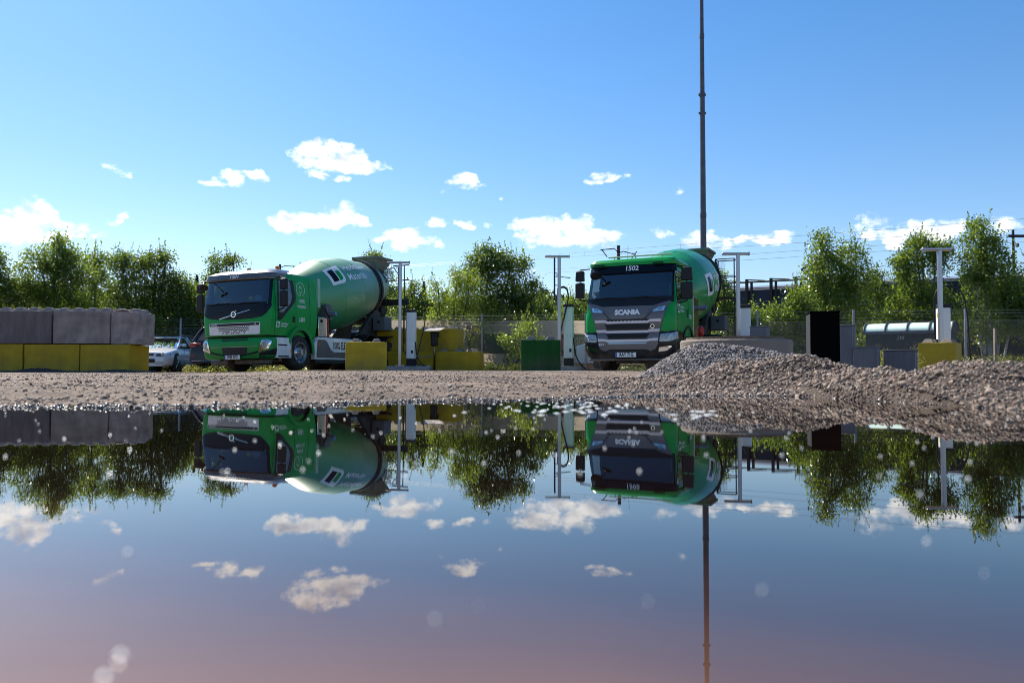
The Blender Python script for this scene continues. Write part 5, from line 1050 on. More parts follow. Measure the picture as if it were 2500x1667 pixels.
# ------------------------------------------------------------------ cars
def car(loc, rz, kind, label, group=None):
    """front at y = 0, going back to y = L; x right as seen from the front"""
    t = empty('parked_car', loc, rz, label, 'car', group)
    est = kind == 'estate'; L = 4.75 if est else 4.6; pm = CARW if est else CARD
    zb = .22 if est else .3; H = 1.46 if est else 1.64
    # lower body stations: y, half width bottom, half width belt, top z
    if est: ST = [(.0, .62, .60, .52), (.06, .74, .74, .72), (.35, .86, .84, .80), (.9, .90, .86, .90), (1.25, .90, .86, .96), (2.2, .90, .87, .96), (3.6, .90, .87, 1.0), (4.4, .88, .84, 1.02), (4.68, .8, .76, .98), (4.75, .74, .7, .6)]
    else: ST = [(.0, .66, .64, .62), (.06, .8, .78, .85), (.4, .9, .88, .95), (1.0, .92, .9, 1.04), (1.3, .92, .9, 1.08), (2.3, .92, .9, 1.08), (3.6, .92, .9, 1.12), (4.3, .92, .86, 1.14), (4.54, .86, .8, 1.12), (4.6, .82, .78, .75)]
    mb = MB(); n = 14
    for y, wb, wt, zt_ in ST:
        zm = zb+(zt_-zb)*.55
        pr = [(-wb*.9, zb), (-wb, zb+.08), (-max(wb, wt)*1.015, zm), (-wt, zt_-.06), (-wt*.93, zt_-.01), (-wt*.5, zt_+.015), (0, zt_+.02)]
        pr = pr+[(-x, z) for x, z in pr[::-1][1:]]+[(0, zb)]
        n = len(pr); mb.v += [(x, y, z) for x, z in pr]
    for i in range(len(ST)-1):
        for j in range(n): k = (j+1) % n; mb.f.append((i*n+j, i*n+k, (i+1)*n+k, (i+1)*n+j))
    mb.f.append(tuple(range(n))[::-1]); mb.f.append(tuple((len(ST)-1)*n+j for j in range(n)))
    mb.f = [tuple(reversed(f)) for f in mb.f]
    bo = mb.build('body', pm, t, ang=50)
    # greenhouse
    if est: G = [(1.15, .80, .96, .80), (2.05, .62, H-.05, .86), (3.0, .62, H, .86), (4.1, .60, H-.04, .85), (4.6, .66, 1.0, .78)]
    else: G = [(1.2, .82, 1.08, .82), (1.95, .66, H-.05, .88), (3.0, .66, H, .88), (4.1, .62, H-.04, .86), (4.5, .7, 1.14, .80)]
    gm = MB()
    for y, wt, z, wb in G: gm.v += [(-wb, y, 1.0), (-wt, y, z-.05), (-wt*.85, y, z), (wt*.85, y, z), (wt, y, z-.05), (wb, y, 1.0)]
    for i in range(len(G)-1):
        for j in range(5): gm.f.append((i*6+j, (i+1)*6+j, (i+1)*6+j+1, i*6+j+1))
    gm.build('windows', NAVY if not est else CARG, t, ang=20)
    MB().box(-.7, .7, 1.5, 4.3, .7, 1.12, .05, .1).build('seats', BLACKP, t, bevel=.05)
    rf = MB()
    RS = [(G[1][0]-.28, G[1][1]+.04, H-.12, 0), (G[1][0]+.05, G[1][1]+.01, H-.035, 0)]+G[2:4]
    for y, wt, z, wb in RS: rf.v += [(-wt-.01, y, z-.06), (-wt*.86, y, z+.012), (wt*.86, y, z+.012), (wt+.01, y, z-.06)]
    for i in range(3):
        for j in range(3): rf.f.append((i*4+j, (i+1)*4+j, (i+1)*4+j+1, i*4+j+1))
    rf.build('roof', pm, t, ang=50)
    pi_ = MB()
    for sg in (1, -1):
        for (y0, w0, z0), (y1, w1, z1) in (((G[0][0], G[0][1], G[0][2]-.01), (G[1][0], G[1][1], G[1][2])), ((2.9, .87, 1.0), (2.85, .63+.04*(not est), H-.04)), ((3.75, .86, 1.0), (3.7, .62+.03*(not est), H-.05)), ((G[4][0], G[4][1]+.05, G[4][2]), (G[3][0], G[3][1], G[3][2]))):
            pi_.tube([(w0*sg, y0, z0), ((w0+w1)/2*sg+.02*sg, (y0+y1)/2, (z0+z1)/2), (w1*sg, y1, z1)], .035, 6)
    pi_.build('pillars', pm, t)
    r_ = MB()
    for sg in (1, -1): r_.tube([(.6*sg, 2.1, H-.03), (.6*sg, 2.3, H+.05), (.6*sg, 3.9, H+.05), (.6*sg, 4.1, H-.02)], .016, 6)
    r_.build('roof_rail', ALU, t)
    rw = .33 if est else .36
    for y in (.88, 3.6):
        for sg in (1, -1):
            wheel(t, .9*sg, y, rw, .22, sg, rw*.68, dish=0, spokes=5)
            ar = [(y+(rw+.06)*math.cos(a_), rw+.02+(rw+.06)*math.sin(a_)) for a_ in np.linspace(math.pi, 0, 14)]
            MB().prism(ar+[(y+rw+.06, .24), (y-rw-.06, .24)], 'yz', (.70 if sg > 0 else -.905), (.905 if sg > 0 else -.70)).build('wheel_well', BLACKM, t)
    for sg in (1, -1):
        MB().box(.92*sg-.09, .92*sg+.09, 1.55, 1.68, 1.0, 1.13).build('door_mirror', pm, t, bevel=.04)
        e = MB()
        for y in (1.75, 2.85): e.tube([(.905*sg, y, .35), (.885*sg, y, .95)], .005, 4)
        e.build('door_seam', BLACKM, t)
    if est:
        for sg in (1, -1):
            e = MB(); e.add([(x*sg, y, z) for x, y, z in ((.38, -.005, .60), (.66, .02, .58), (.84, .28, .64), (.83, .36, .76), (.62, .06, .73), (.4, .03, .68), (.6, .2, .66))], [(0, 1, 4, 5), (1, 2, 3, 4)]); h_ = e.build('headlight', mat('dark_lamp', (.05, .06, .07), .08, .3, coat=1), t)
            MB().lathe([(0, .06), (.02, .05), (.02, .001)], (.62*sg, .01, .655), (0, -1, 0), 14).build('headlight_lens', LAMPG, h_)
            MB().box(.5*sg-.16, .5*sg+.16, -.012, .05, .30, .40).build('fog_light', LAMPG, t, bevel=.02)
        MB().box(-.36, .36, -.012, .03, .34, .50).build('grille', BLACKP, t, bevel=.02)
        MB().box(-.3, .3, -.01, .04, .62, .70).build('grille', BLACKP, t, bevel=.02)
        e = MB(); e.tube([(-.5, 1.2, .985), (.1, 1.25, .99)], .012, 6); e.tube([(.05, 1.2, .985), (.6, 1.25, .99)], .012, 6); e.build('wiper', BLACKM, t)
    else:
        yb_ = L
        for sg in (1, -1):
            e = MB(); e.box(.62*sg-.22, .62*sg+.22, yb_-.07, yb_+.01, .98, 1.05); e.box(.72*sg-.12, .72*sg+.12, yb_-.1, yb_+.0, .90, .98); e.build('tail_light', REDL, t, bevel=.015)
            MB().box(.7*sg-.1, .7*sg+.1, yb_-.05, yb_+.012, .58, .61).build('reflector', REDP, t)
        MB().box(-.4, .4, yb_-.02, yb_+.008, .93, .96).build('light_bar', REDL, t)
        p_ = MB().box(-.26, .26, yb_, yb_+.014, .80, .91).build('number_plate', PLATE, t)
        MB().box(.215, .256, yb_+.0145, yb_+.018, .803, .907).build('country_strip', PLBLUE, p_)
        e = MB(); text_on(e, 'JGK 18', .1, 0, .855, lambda a_, b_, o_: (-a_, yb_+.015+o_, b_), .003, bold=.002, sxy=(.8, 1)); e.build('lettering', BLACKM, p_, smooth=False)
        MB().box(-.75, .75, yb_-.1, yb_+.03, .30, .40).build('rear_bumper', BLACKP, t, bevel=.03); e = MB(); e.tube([(-.72, yb_+.035, .41), (.72, yb_+.035, .41)], .012, 6); e.build('chrome_trim', CHROME, t)
        e = MB(); e.box(-.5, .5, 4.06, 4.3, H-.07, H-.035); e.build('spoiler', pm, t, bevel=.015)
    return t
car((gx(410, 30.2)-.86, 30.2, .11), R(5), 'estate', 'white estate car parked beside the end of the block wall')
def place_suv(u, D, rz, label, grp): 
    # rear towards the camera: turn by 180 degrees and shift so that the rear sits at (u, D)
    L = 4.6; p = Vector((gx(u, D), D, .1)); r_ = math.pi-rz
    d = Vector((-math.sin(r_), math.cos(r_), 0))*L
    return car((p.x-d.x, p.y-d.y, .1), r_, 'suv', label, grp)
place_suv(516, 28.4, R(8), 'dark blue car seen from behind between the white car and truck 1501', None)
car((gx(690, 31), 31.5, .14), R(-60), 'suv', 'dark parked car seen only under truck 1501', None)
# white van glimpsed under truck 1502
vn = empty('parked_van', (gx(1500, 31.5)-1.2, 31.5, .16), 0, 'white van glimpsed under truck 1502', 'van')
MB().prism([(-.3, .3), (4.9, .3), (4.95, 1.9), (4.6, 2.0), (.9, 2.0), (.35, 1.15), (-.3, 1.0)], 'xz', 0, 1.9).build('body', CARW, vn, bevel=.05)
for x in (.7, 4.0):
    e = MB(); e.lathe([(0, .001), (0, .33), (.22, .33), (.22, .001)], (x, -.01, .33), (0, 1, 0), 28); e.build('wheel', TYRE, vn)
e = MB(); e.tube([(1.6, -.004, .3), (1.6, -.004, 1.95)], .008, 4); e.tube([(2.8, -.004, .3), (2.8, -.004, 1.95)], .008, 4); e.build('door_seam', BLACKM, vn)

# ------------------------------------------------------------------ lamps and chargers
def tlamp(u, D, z0, ztop, label, foot=True, rz=0):
    t = empty('lamp_post', (gx(u, D), D, z0), rz, label, 'lamp post', 'aluminium T lamp posts by the chargers'); h = ztop-z0
    e = MB(); e.box(-.045, .045, -.045, .045, 0, h-.05)
    for sg in (-1, 1): e.box(.045*sg-.006, .045*sg+.006, -.02, .02, .02, h-.06)
    e.build('post', ALU, t, bevel=.008)
    e = MB(); e.box(-.43, .30, -.06, .06, h-.05, h+.005); e.build('lamp_bar', ALU, t, bevel=.018)
    MB().box(-.41, .28, -.045, .045, h-.056, h-.052).build('lamp_cover', WHITET, t)
    e = MB(); e.box(.30, .306, -.065, .065, h-.07, h+.03); e.build('end_cap', CABG, t)
    e = MB(); e.tube([(-.02, 0, h), (-.005, 0, h+.06), (.01, 0, h)], .003, 4); e.build('lifting_eye', GALV, t)
    if foot:
        e = MB(); e.box(-.14, .14, -.12, .12, -.0, .015)
        for x in (-.1, .1):
            for y in (-.08, .08): e.lathe([(0, .016), (.04, .016), (.04, .001)], (x, y, .015), (0, 0, 1), 6)
        e.build('base_plate', ALU, t)
    return t
WHC = mat('charger_white', (.76, .79, .8), .3, coat=.3); WHS = mat('charger_side_sunlit', (.86, .86, .86), .35)
def charger(u, D, z0, label, hose='big', rz=R(-14), h=1.9):
    t = empty('charger', (gx(u, D), D, z0), rz, label, 'charger', 'white truck chargers')
    MB().box(-.14, .14, -.11, .11, 0, .24).build('base', BLACKM, t, bevel=.01)
    MB().box(-.13, .13, -.12, .12, .242, h-.12).build('body', WHC, t, bevel=.012)
    MB().box(-.142, -.132, -.10, .10, .26, h-.14).build('side_panel', WHS, t)  # left side paler than the body: sunlight put into its colour
    MB().box(-.15, .15, -.14, .14, h-.118, h-.04).build('cap', BLACKP, t, bevel=.012)
    e = MB()
    for x in (-.01, .07):
        for z in (.86, .94): e.lathe([(0, .01), (.004, .01), (.004, .001)], (x, -.121, z), (0, -1, 0), 8)
    e.build('bolt', BLACKM, t)
    e = MB(); e.box(.03, .1, -.128, -.12, .42, .52); e.build('socket', BLACKM, t, bevel=.01)
    MB().box(-.148, -.136, -.06, -.02, h-.35, h-.25).build('yellow_label', YELT, t)
    e = MB(); e.box(-.19, -.142, -.05, .05, .82, .94); e.box(-.19, -.142, -.04, .04, .38, .46); e.build('bracket', BLACKM, t)
    c_ = MB(); rd = MB()
    def sm_(P, n=5):
        P = [Vector(p) for p in P]; o = []
        for i in range(len(P)-1):
            p0, p1, p2, p3 = P[max(i-1, 0)], P[i], P[i+1], P[min(i+2, len(P)-1)]
            for k in range(n):
                s_ = k/n; o.append(.5*((2*p1)+(p2-p0)*s_+(2*p0-5*p1+4*p2-p3)*s_*s_+(3*p1-p0-3*p2+p3)*s_**3))
        return o+[P[-1]]
    if hose == 'big':
        rd.tube([(-.27, 0, .75), (-.27, 0, 2.1)], .028, 8); rd.tube([(-.2, .03, .8), (-.2, .03, 2.05)], .014, 6)
        c_.tube(sm_([(-.27, 0, 2.05), (-.2, 0, 2.3), (.06, 0, 2.42), (.3, -.03, 2.33), (.43, -.05, 2.12), (.49, -.05, 1.8), (.46, -.05, 1.3), (.24, -.1, .35), (.21, -.1, .14), (.36, -.1, .02), (.85, -.15, -.09)]), .018, 8)
        c_.tube(sm_([(.14, 0, .8), (.19, 0, .35), (.4, -.1, .08), (.8, -.2, -.09)]), .018, 8); c_.tube(sm_([(-.27, 0, .75), (-.27, -.02, .5), (-.15, -.02, .4)]), .014, 8)
    elif hose == 'small':
        rd.tube([(-.33, 0, 1.7), (-.33, 0, 2.35)], .04, 8)
        c_.tube(sm_([(-.33, 0, 2.2), (-.22, -.02, 2.38), (-.12, -.08, 2.38), (-.02, -.12, 2.25), (0, -.14, 2.0), (-.1, -.16, 1.55), (-.24, -.14, .95), (-.28, -.1, .6), (-.15, -.1, .4)]), .022, 8)
        c_.tube(sm_([(.14, 0, .85), (.2, -.05, .4), (.34, -.1, .1), (.55, -.1, -.08), (.9, -.1, -.1)]), .02, 8); c_.tube(sm_([(-.3, -.1, .12), (.0, -.2, -.08), (.6, -.2, -.1)]), .016, 8)
        for k in range(6): a_ = .5+k*.35; c_.lathe([(-.02, .022), (-.02, .034), (.02, .034), (.02, .022)], (-.17+.15*math.cos(math.pi-a_), -.08, 2.22+.16*math.sin(a_)), (math.sin(a_), 0, math.cos(a_)), 8)
    elif hose == 'right':
        rd.tube([(-.22, -.1, .8), (-.22, -.1, 2.05)], .028, 8); rd.box(-.28, -.1, -.16, -.04, .86, 1.0)
        c_.tube(sm_([(-.22, -.1, 2.0), (-.14, -.1, 2.22), (.1, -.1, 2.32), (.3, -.1, 2.22), (.43, -.1, 2.03), (.5, -.1, 1.6), (.53, -.1, 1.0), (.57, -.1, .45), (.7, -.1, .1)]), .018, 8)
    if hose: rd.build('cable_mast', BLACKP, t); c_.build('cable', BLACKM, t)
    return t
def kerbplate(u0, u1, D, z0, label):
    o = MB().box(gx(u0, D), gx(u1, D), D-.35, D+.45, z0-.14, z0).build('plinth', GALV, bevel=.01); tag(o, label, 'plinth')
zl = .315; kerbplate(948, 1052, 26.3, zl, 'low steel plinth under the left lamp post and charger')
tlamp(976, 26.1, zl, 3.74, 'aluminium T lamp post beside the rear wheel of truck 1501'); charger(1004.5, 26.35, zl, 'white charger column with a tall cable arch beside truck 1501', 'big')
zc_ = .30; kerbplate(1340, 1418, 23.9, zc_, 'low steel plinth beside the dark green block')
tlamp(1365.5, 23.6, zc_, 3.58, 'aluminium T lamp post behind the dark green block'); charger(1389, 23.95, zc_, 'white charger column between the green block and truck 1502', 'small')
tlamp(1803.5, 21.6, .12, 3.37, 'aluminium T lamp post behind the concrete ring'); charger(1821, 21.95, .11, 'white charger column rising behind the concrete ring', None)
tlamp(2298, 19.1, -.06, 3.11, 'aluminium T lamp post at the far right behind the bright yellow block'); charger(2305, 19.55, -.07, 'white charger column behind the bright yellow block', 'right')
# wall charger with a metal rain hood on the stacked yellow blocks
t = empty('wall_charger', (gx(1061, 27.75), 27.72, 1.0), a0, 'small black wall charger under a bare metal rain hood on the yellow blocks', 'charger')
MB().prism([(-.14, .32), (.14, .32), (.15, .52), (-.15, .52)], 'xz', -.02, .1).build('mounting', BLACKP, t, bevel=.01); MB().box(-.12, .12, -.12, .05, .02, .5, .02, .0).build('body', BLACKM, t, bevel=.04)
e = MB(); e.add([(-.32, -.35, .53), (.26, -.35, .53), (.34, .12, .64), (-.28, .12, .64), (-.32, -.35, .54), (.26, -.35, .54), (.34, .12, .655), (-.28, .12, .655)], [(0, 3, 2, 1), (4, 5, 6, 7), (0, 1, 5, 4), (1, 2, 6, 5), (2, 3, 7, 6), (3, 0, 4, 7)]); e.build('rain_hood', mat('rusty_sheet', (.6, .5, .4), .45, .5, var=.3, scale=6), t)
e = MB(); e.tube([(0, 0, .03), (0, -.03, -.25), (-.06, -.03, -.33), (-.3, -.03, -.36), (-1.0, -.03, -.36)], .016, 6); e.build('conduit', GALV, t)

# ------------------------------------------------------------------ concrete ring
Dr = 6.82; zg = .04
rg = MB(); rr = .462
rg.lathe([(0, rr-.07), (0, rr), (.33, rr+.004), (.345, rr-.008), (.345, rr-.066), (.33, rr-.07), (0, rr-.07)], (gx(1796, Dr), Dr, zg), (0.0, .0, 1), 72, caps=False)
ro = rg.build('concrete_ring', CONC2); tag(ro, 'pale concrete well ring behind the grey gravel heap', 'concrete ring')
rg = MB(); rg.lathe([(0, .30), (0, .41), (.022, .41), (.022, .30), (0, .30)], (0, 0, 0), (0, 0, 1), 60, caps=False); rg.build('rusty_hoop', RUST, None, ang=40)
rh = bpy.data.objects['rusty_hoop']; rh.location = (gx(1800, Dr)-.015, Dr+.02, zg+.3455); tag(rh, 'thin rusty hoop lying on top of the concrete ring', 'hoop')

# ------------------------------------------------------------------ cabinets
D = 11.6; bx0 = gx(1980, D)
t = empty('black_cabinet', (bx0, D, -.02), -R(12), 'matt black upright cabinet behind the stony ridge', 'cabinet')
MB().box(0, .40, 0, .42, 0, 1.0).build('body', CABK, t, bevel=.006); MB().box(-.012, .405, -.012, .432, 1.0, 1.03, .0, 0).build('lid', CABK, t, bevel=.006)
MB().box(-.006, -.001, .02, .40, .02, .99).build('side_panel', CABS, t); MB().lathe([(0, .012), (.004, .012), (.004, .001)], (-.006, .2, .28), (-1, 0, 0), 8).build('keyhole', WHITET, t)
def cabinet(u0, u1, ytop, D, label, split=None):
    z1 = CAMZ+(910-ytop)/F*D; t = empty('cable_cabinet', (gx(u0, D), D, -.05), -R(30), label, 'cabinet', 'grey cable cabinets'); w_ = gx(u1, D)-gx(u0, D); h = z1+.05
    MB().box(0, w_, 0, .3, 0, h-.02).build('body', CABG, t, bevel=.006); MB().box(-.012, w_+.012, -.012, .312, h-.018, h).build('lid', CABG, t, bevel=.004)
    MB().box(.02, w_-.03, -.006, -.001, .12, h-.04).build('door', CABG, t); e = MB(); e.tube([(w_-.02, -.004, .1), (w_-.02, -.004, h-.04)], .004, 4); e.lathe([(0, .01), (.006, .01), (.006, .001)], (.03, -.006, h*.85), (0, -1, 0), 8); e.build('hinge', GALV, t)
cabinet(2046, 2082, 793, 14.2, 'tall grey cable cabinet just right of the black cabinet'); cabinet(2083, 2139, 846, 14.0, 'low wide grey cable cabinet next to the tall one'); cabinet(2156, 2229, 854, 14.3, 'grey cable cabinet on its own left of the bright yellow block')
cabinet(1831, 1873, 797, 20.5, 'dark low cabinet right of the charger behind the concrete ring')

# ------------------------------------------------------------------ shelter beyond the fence
t = empty('shelter', (gx(2110, 30.6), 30.6, .0), -R(36), 'dark shed with a pale barrel roof beyond the fence at the right', 'shelter')
Ls, Ws, ze = 3.0, 1.7, 1.62
MB().box(.05, Ls-.05, .05, Ws-.05, 0, ze).build('wall', SHEL, t)
arc = [(Ws/2-Ws/2*math.cos(a_)*1.03, ze+.05+.35*math.sin(a_)) for a_ in np.linspace(0, math.pi, 20)]
e = MB(); n = len(arc)
e.add([(0, y, z) for y, z in arc]+[(Ls, y, z) for y, z in arc], [(i, i+1, i+1+n, i+n) for i in range(n-1)]); e.build('roof', mat('translucent_roof', (.66, .84, .74), .6), t)
e = MB()
for k in range(5): x = Ls*k/4; e.tube([(x, y, z+.012) for y, z in arc], .042, 6)
e.build('roof_rib', SHEL, t); MB().prism(arc, 'yz', Ls-.02, Ls+.0).build('gable', SHEL, t); MB().prism(arc, 'yz', 0, .02).build('gable', SHEL, t)
MB().box(-.02, Ls+.02, -.03, .05, ze-.04, ze+.06).build('eaves_beam', CABG, t)
MB().box(.95, 1.95, .035, .048, .2, 1.2).build('door', CABS, t)
fnw = lambda a_, b_, o_: (a_, .049-o_, b_)
e = MB(); text_on(e, '3M', .22, 1.25, 1.42, fnw, .004, bold=.002, shear=.2); 
for k in range(9): x = .2+rnd.random()*.4; z = .6+rnd.random()*.6; e.tube([fnw(x+.05*math.cos(q), z+.05*math.sin(q*1.7), .004) for q in np.linspace(0, 4, 9)], .004, 4)
e.build('graffiti', mat('graffiti_grey', (.25, .26, .28), .7), t, smooth=False)

# ------------------------------------------------------------------ hoarding beyond the fence, seen from the back
D = 33.0; xa, xb = gx(930, D), gx(1475, D)
t = empty('banner', (xa, D, 0), 0, 'cream and green banner hung beyond the fence, its words reading backwards', 'banner'); Lb = xb-xa; zt_ = CAMZ+(910-783)/F*D
cl = MB(); cl.add([(0, 0, .1), (Lb, 0, .1), (Lb, 0, zt_), (0, 0, zt_)], [(0, 1, 2, 3)]); cl.build('cloth', BANC, t, smooth=False)
def flat_field(x0, x1, z0_, z1_, nm, m_, y_=-.004): MB().add([(x0, y_, z0_), (x1, y_, z0_), (x1, y_, z1_), (x0, y_, z1_)], [(0, 1, 2, 3)]).build(nm, m_, t, smooth=False)
z1, z0 = CAMZ+(910-816)/F*D, CAMZ+(910-865)/F*D; X_ = lambda u: gx(u, D)-xa
flat_field(X_(1143), X_(1262), z0, z1, 'green_field', BANG); flat_field(X_(1388), Lb-.02, z0, z1, 'green_field', BANG)
flat_field(X_(1140), X_(1174), z1+.01, z1+.35, 'pink_field', BANP); flat_field(X_(1368), X_(1387), z0-.1, z1, 'red_field', BANR); flat_field(X_(1388), X_(1402), z0-.1, z0-.01, 'red_field', BANR)
def mirr(s_, u_end, y_px, size, al='LEFT'):
    V_, F_ = text_tris(s_, size, .002, al); x0 = X_(u_end); z = CAMZ+(910-y_px)/F*D
    e = MB(); e.add([(x0-x, -.012, z+y) for x, y in V_], [tuple(reversed(f)) for f in F_]); e.build('lettering', BANT, t, smooth=False)
for s_, y_ in (('amn.', 827), ('a hå', 838), ('ter', 851)): mirr(s_, 1401, y_, .27, 'RIGHT')
mirr('Vi h', 1251, 833, .27); mirr('un', 1247, 848, .27); mirr('a', 1183, 833, .27); mirr('e', 1189, 848, .27)

# ------------------------------------------------------------------ chain-link fence
def fence(P0, P1, h, posts, label, step=.075):
    P0, P1 = Vector(P0), Vector(P1); L_ = (P1-P0).to_2d().length; rz = math.atan2(P1.y-P0.y, P1.x-P0.x)
    t = empty('chain_link_fence', P0, rz, label, 'fence', 'chain link fence runs')
    V = []; Fc = []
    r_ = .0017
    def wire(a_, b_):
        k = len(V); d = (b_-a_).normalized(); n = Vector((0, 1, 0)); m_ = d.cross(n)
        for p in (a_, b_):
            for j in range(3): an = 2.094*j; q = p+n*(r_*math.cos(an))+m_*(r_*math.sin(an)); V.append(tuple(q))
        for j in range(3): Fc.append((k+j, k+(j+1) % 3, k+3+(j+1) % 3, k+3+j))
    n = int(L_/step)
    for i in range(-int(h/step), n):
        for sg in (1, -1):
            x0 = i*step; x1 = x0+h
            za, zb_ = 0, h
            if x0 < 0: za = -x0; x0 = 0
            if x1 > L_: zb_ = h-(x1-L_); x1 = L_
            if zb_ <= za: continue
            if sg > 0: wire(Vector((x0, 0, za)), Vector((x1, 0, zb_)))
            else: wire(Vector((x0, .004, h-za)), Vector((x1, .004, h-zb_)))
    np_mesh('chain_link_mesh', V, Fc, GALV, t, nv=4)
    e = MB()
    for z in (.02, h, h+.12, h+.24, h+.35): e.tube([(0, -.01, z), (L_, -.01, z)], .004, 4)
    e.build('line_wire', GALV, t)
    for x in posts: MB().box(x-.035, x+.035, -.05, .02, -.1, h+.42).build('post', GALV, t, bevel=.006)
    return t
def fp3(u, D): return Vector((gx(u, D), D, .05))
A, B = fp3(380, 34.2), fp3(1155+20, 31.2)
A = fp3(-250, 36.5); M1 = fp3(1175, 31.2); Bq = fp3(2850, 26.9)
def px_on(u, P, Q_):
    k = (u-1250)/F; d = Q_-P; s_ = (k*P.y-P.x)/(d.x-k*d.y); return s_*(d.to_2d().length)
fence(A, M1, 1.92, [px_on(u, A, M1) for u in (-100, 170, 441, 700, 940)], 'chain link fence behind the left truck and the parked cars')
fence(M1, Bq, 1.92, [px_on(u, M1, Bq) for u in (1177, 1430, 1700, 1850, 2085, 2358, 2700)], 'chain link fence running behind the cabinets and the shed to the right edge')
ps = MB(); ps.box(-.045, .045, -.04, .04, 0, 1.55, .015, 0); po = ps.build('concrete_post', CONC2); po.location = (gx(2430, 25.5), 25.5, 0); tag(po, 'short pale concrete post in the weeds at the far right', 'post')

# ------------------------------------------------------------------ tall mast, railway and wires
def poly_tube(name, segs, m, parent):
    e = MB()
    for (z0, z1, ra, rb) in segs: e.lathe([(z0, ra), (z1, rb)], (0, 0, 0), (0, 0, 1), 12)
    return e.build(name, m, parent, ang=20)
Dm = 31.0
mast = empty('tall_mast', (gx(1719.5, Dm), Dm, .1), 0, 'very tall grey steel mast rising out of the picture behind truck 1502', 'mast')
zz = lambda y: (909-y)/F*Dm
MST = mat('mast_steel', (.1, .105, .125), .5, .4, var=.2, scale=5)
poly_tube('shaft', [(0, zz(522), .135, .118), (zz(522), zz(222), .112, .10), (zz(222), zz(75), .095, .088), (zz(75), 21.5, .08, .06)], MST, mast)
e = MB()
for y, r_ in ((522, .128), (222, .112), (75, .1)): e.lathe([(0, r_), (.16, r_)], (0, 0, zz(y)-.08), (0, 0, 1), 12)
for y in (222, 268): e.box(-.15, -.1, -.03, .03, zz(y)-.05, zz(y)+.03); e.box(.1, .14, -.03, .03, zz(y)-.05, zz(y)+.03)
e.build('collar', MST, mast)
# four line wires: ends in photo columns 1008 and 2500
def rail_pt(s_):                       # s 0 at column 1008, 1 at column 2500
    a_ = Vector((gx(1008, 54.7), 54.7, 0)); b_ = Vector((gx(2500, 38.0), 38.0, 0)); return a_+(b_-a_)*s_
for i, (z0, z1, nm) in enumerate(((7.5, 7.5, 'topmost'), (7.42, 7.03, 'second from the top'), (6.6, 6.83, 'third from the top'), (6.4, 6.44, 'lowest'))):
    P = []
    for s_ in np.linspace(-1.3, 1.7, 31):
        p = rail_pt(s_); sag = .25*math.sin(math.pi*((s_*1.6) % 1)) if i in (2,) else 0
        P.append((p.x, p.y+i*.15, z0+(z1-z0)*s_-sag*.3))
    e = MB(); e.tube(P, .008, 4)
    if i == 0:
        for s_ in np.arange(.02, 1.5, .17): p = rail_pt(s_); e.tube([(p.x, p.y, 7.5+(7.5-7.5)*s_), (p.x, p.y+.1, 7.42-.39*s_)], .005, 4)
    if i == 2:
        for s_ in np.arange(.06, 1.5, .17): p = rail_pt(s_); e.tube([(p.x, p.y+.3, 6.6+.23*s_), (p.x, p.y+.4, 6.4)], .006, 4)
    o = e.build('overhead_wire', GALV); tag(o, nm+' of the four overhead railway wires', 'wire', 'overhead railway wires')
def catmast(u, D, ytop, arms, label, r_=.09):
    zt_ = CAMZ+(909-ytop)/F*D; t = empty('railway_mast', (gx(u, D), D, 0), 0, label, 'railway mast'); e = MB(); e.box(-r_, r_, -r_, r_, 0, zt_); e.build('post', WOOD, t)
    e = MB()
    for P in arms: e.tube([(a_, 0, zt_+b_) for a_, b_ in P], .03, 6)
    if arms: e.build('cantilever', WOOD, t)
    return t
k_ = 48/F
catmast(1511, 48, 598, [[(0, -.45), (-.25, -.18), (-1.1, -.26)], [(-1.0, -.26), (-.68, -.7)], [(0, -.45), (.3, -.35), (1.05, -.55)], [(1.1, -.35), (.75, -.85)]], 'railway mast with two cantilever arms above the cab of truck 1502')
catmast(681, 58, 645, [[(0, -.25), (.35, -.12), (1.9, -.2)], [(1.9, -.1), (1.3, -.65)]], 'railway mast with an arm to the right behind truck 1501', .06)
m3 = catmast(1354, 50, 627, [[(-.02, -1.0), (.15, -1.0), (.15, -1.2)], [(-.02, -1.2), (1.0, -1.3)], [(-.02, -1.75), (.3, -1.8)]], 'slim railway pole left of the T lamp behind the green block', .05)
MB().box(-.25, .25, -.1, .1, 3.2, 3.9).build('transformer_box', GALV, m3)
D = 36; zt_ = CAMZ+(909-558)/F*D; t = empty('utility_pole', (gx(2480, D), D, 0), 0, 'dark wooden utility pole with a crossarm at the right edge', 'utility pole')
MB().tube([(0, 0, 0), (0, 0, zt_)], .055, 8).build('post', WOOD, t); MB().box(-.22, .5, -.04, .04, zt_-.34, zt_-.22).build('crossarm', WOOD, t); e = MB(); e.lathe([(0, .01), (.02, .09), (.1, .09), (.12, .01)], (.12, 0, zt_-.7), (1, 0, .1), 14); e.build('lamp', CABG, t)
D = 42; zt_ = CAMZ+(909-598)/F*D; t = empty('utility_pole', (gx(2056, D), D, 0), 0, 'dark utility pole standing among the birches behind the black cabinet', 'utility pole')
MB().tube([(0, 0, 0), (0, 0, zt_)], .055, 8).build('post', WOOD, t); MB().box(-.22, .35, -.04, .04, zt_-.3, zt_-.2).build('crossarm', WOOD, t)
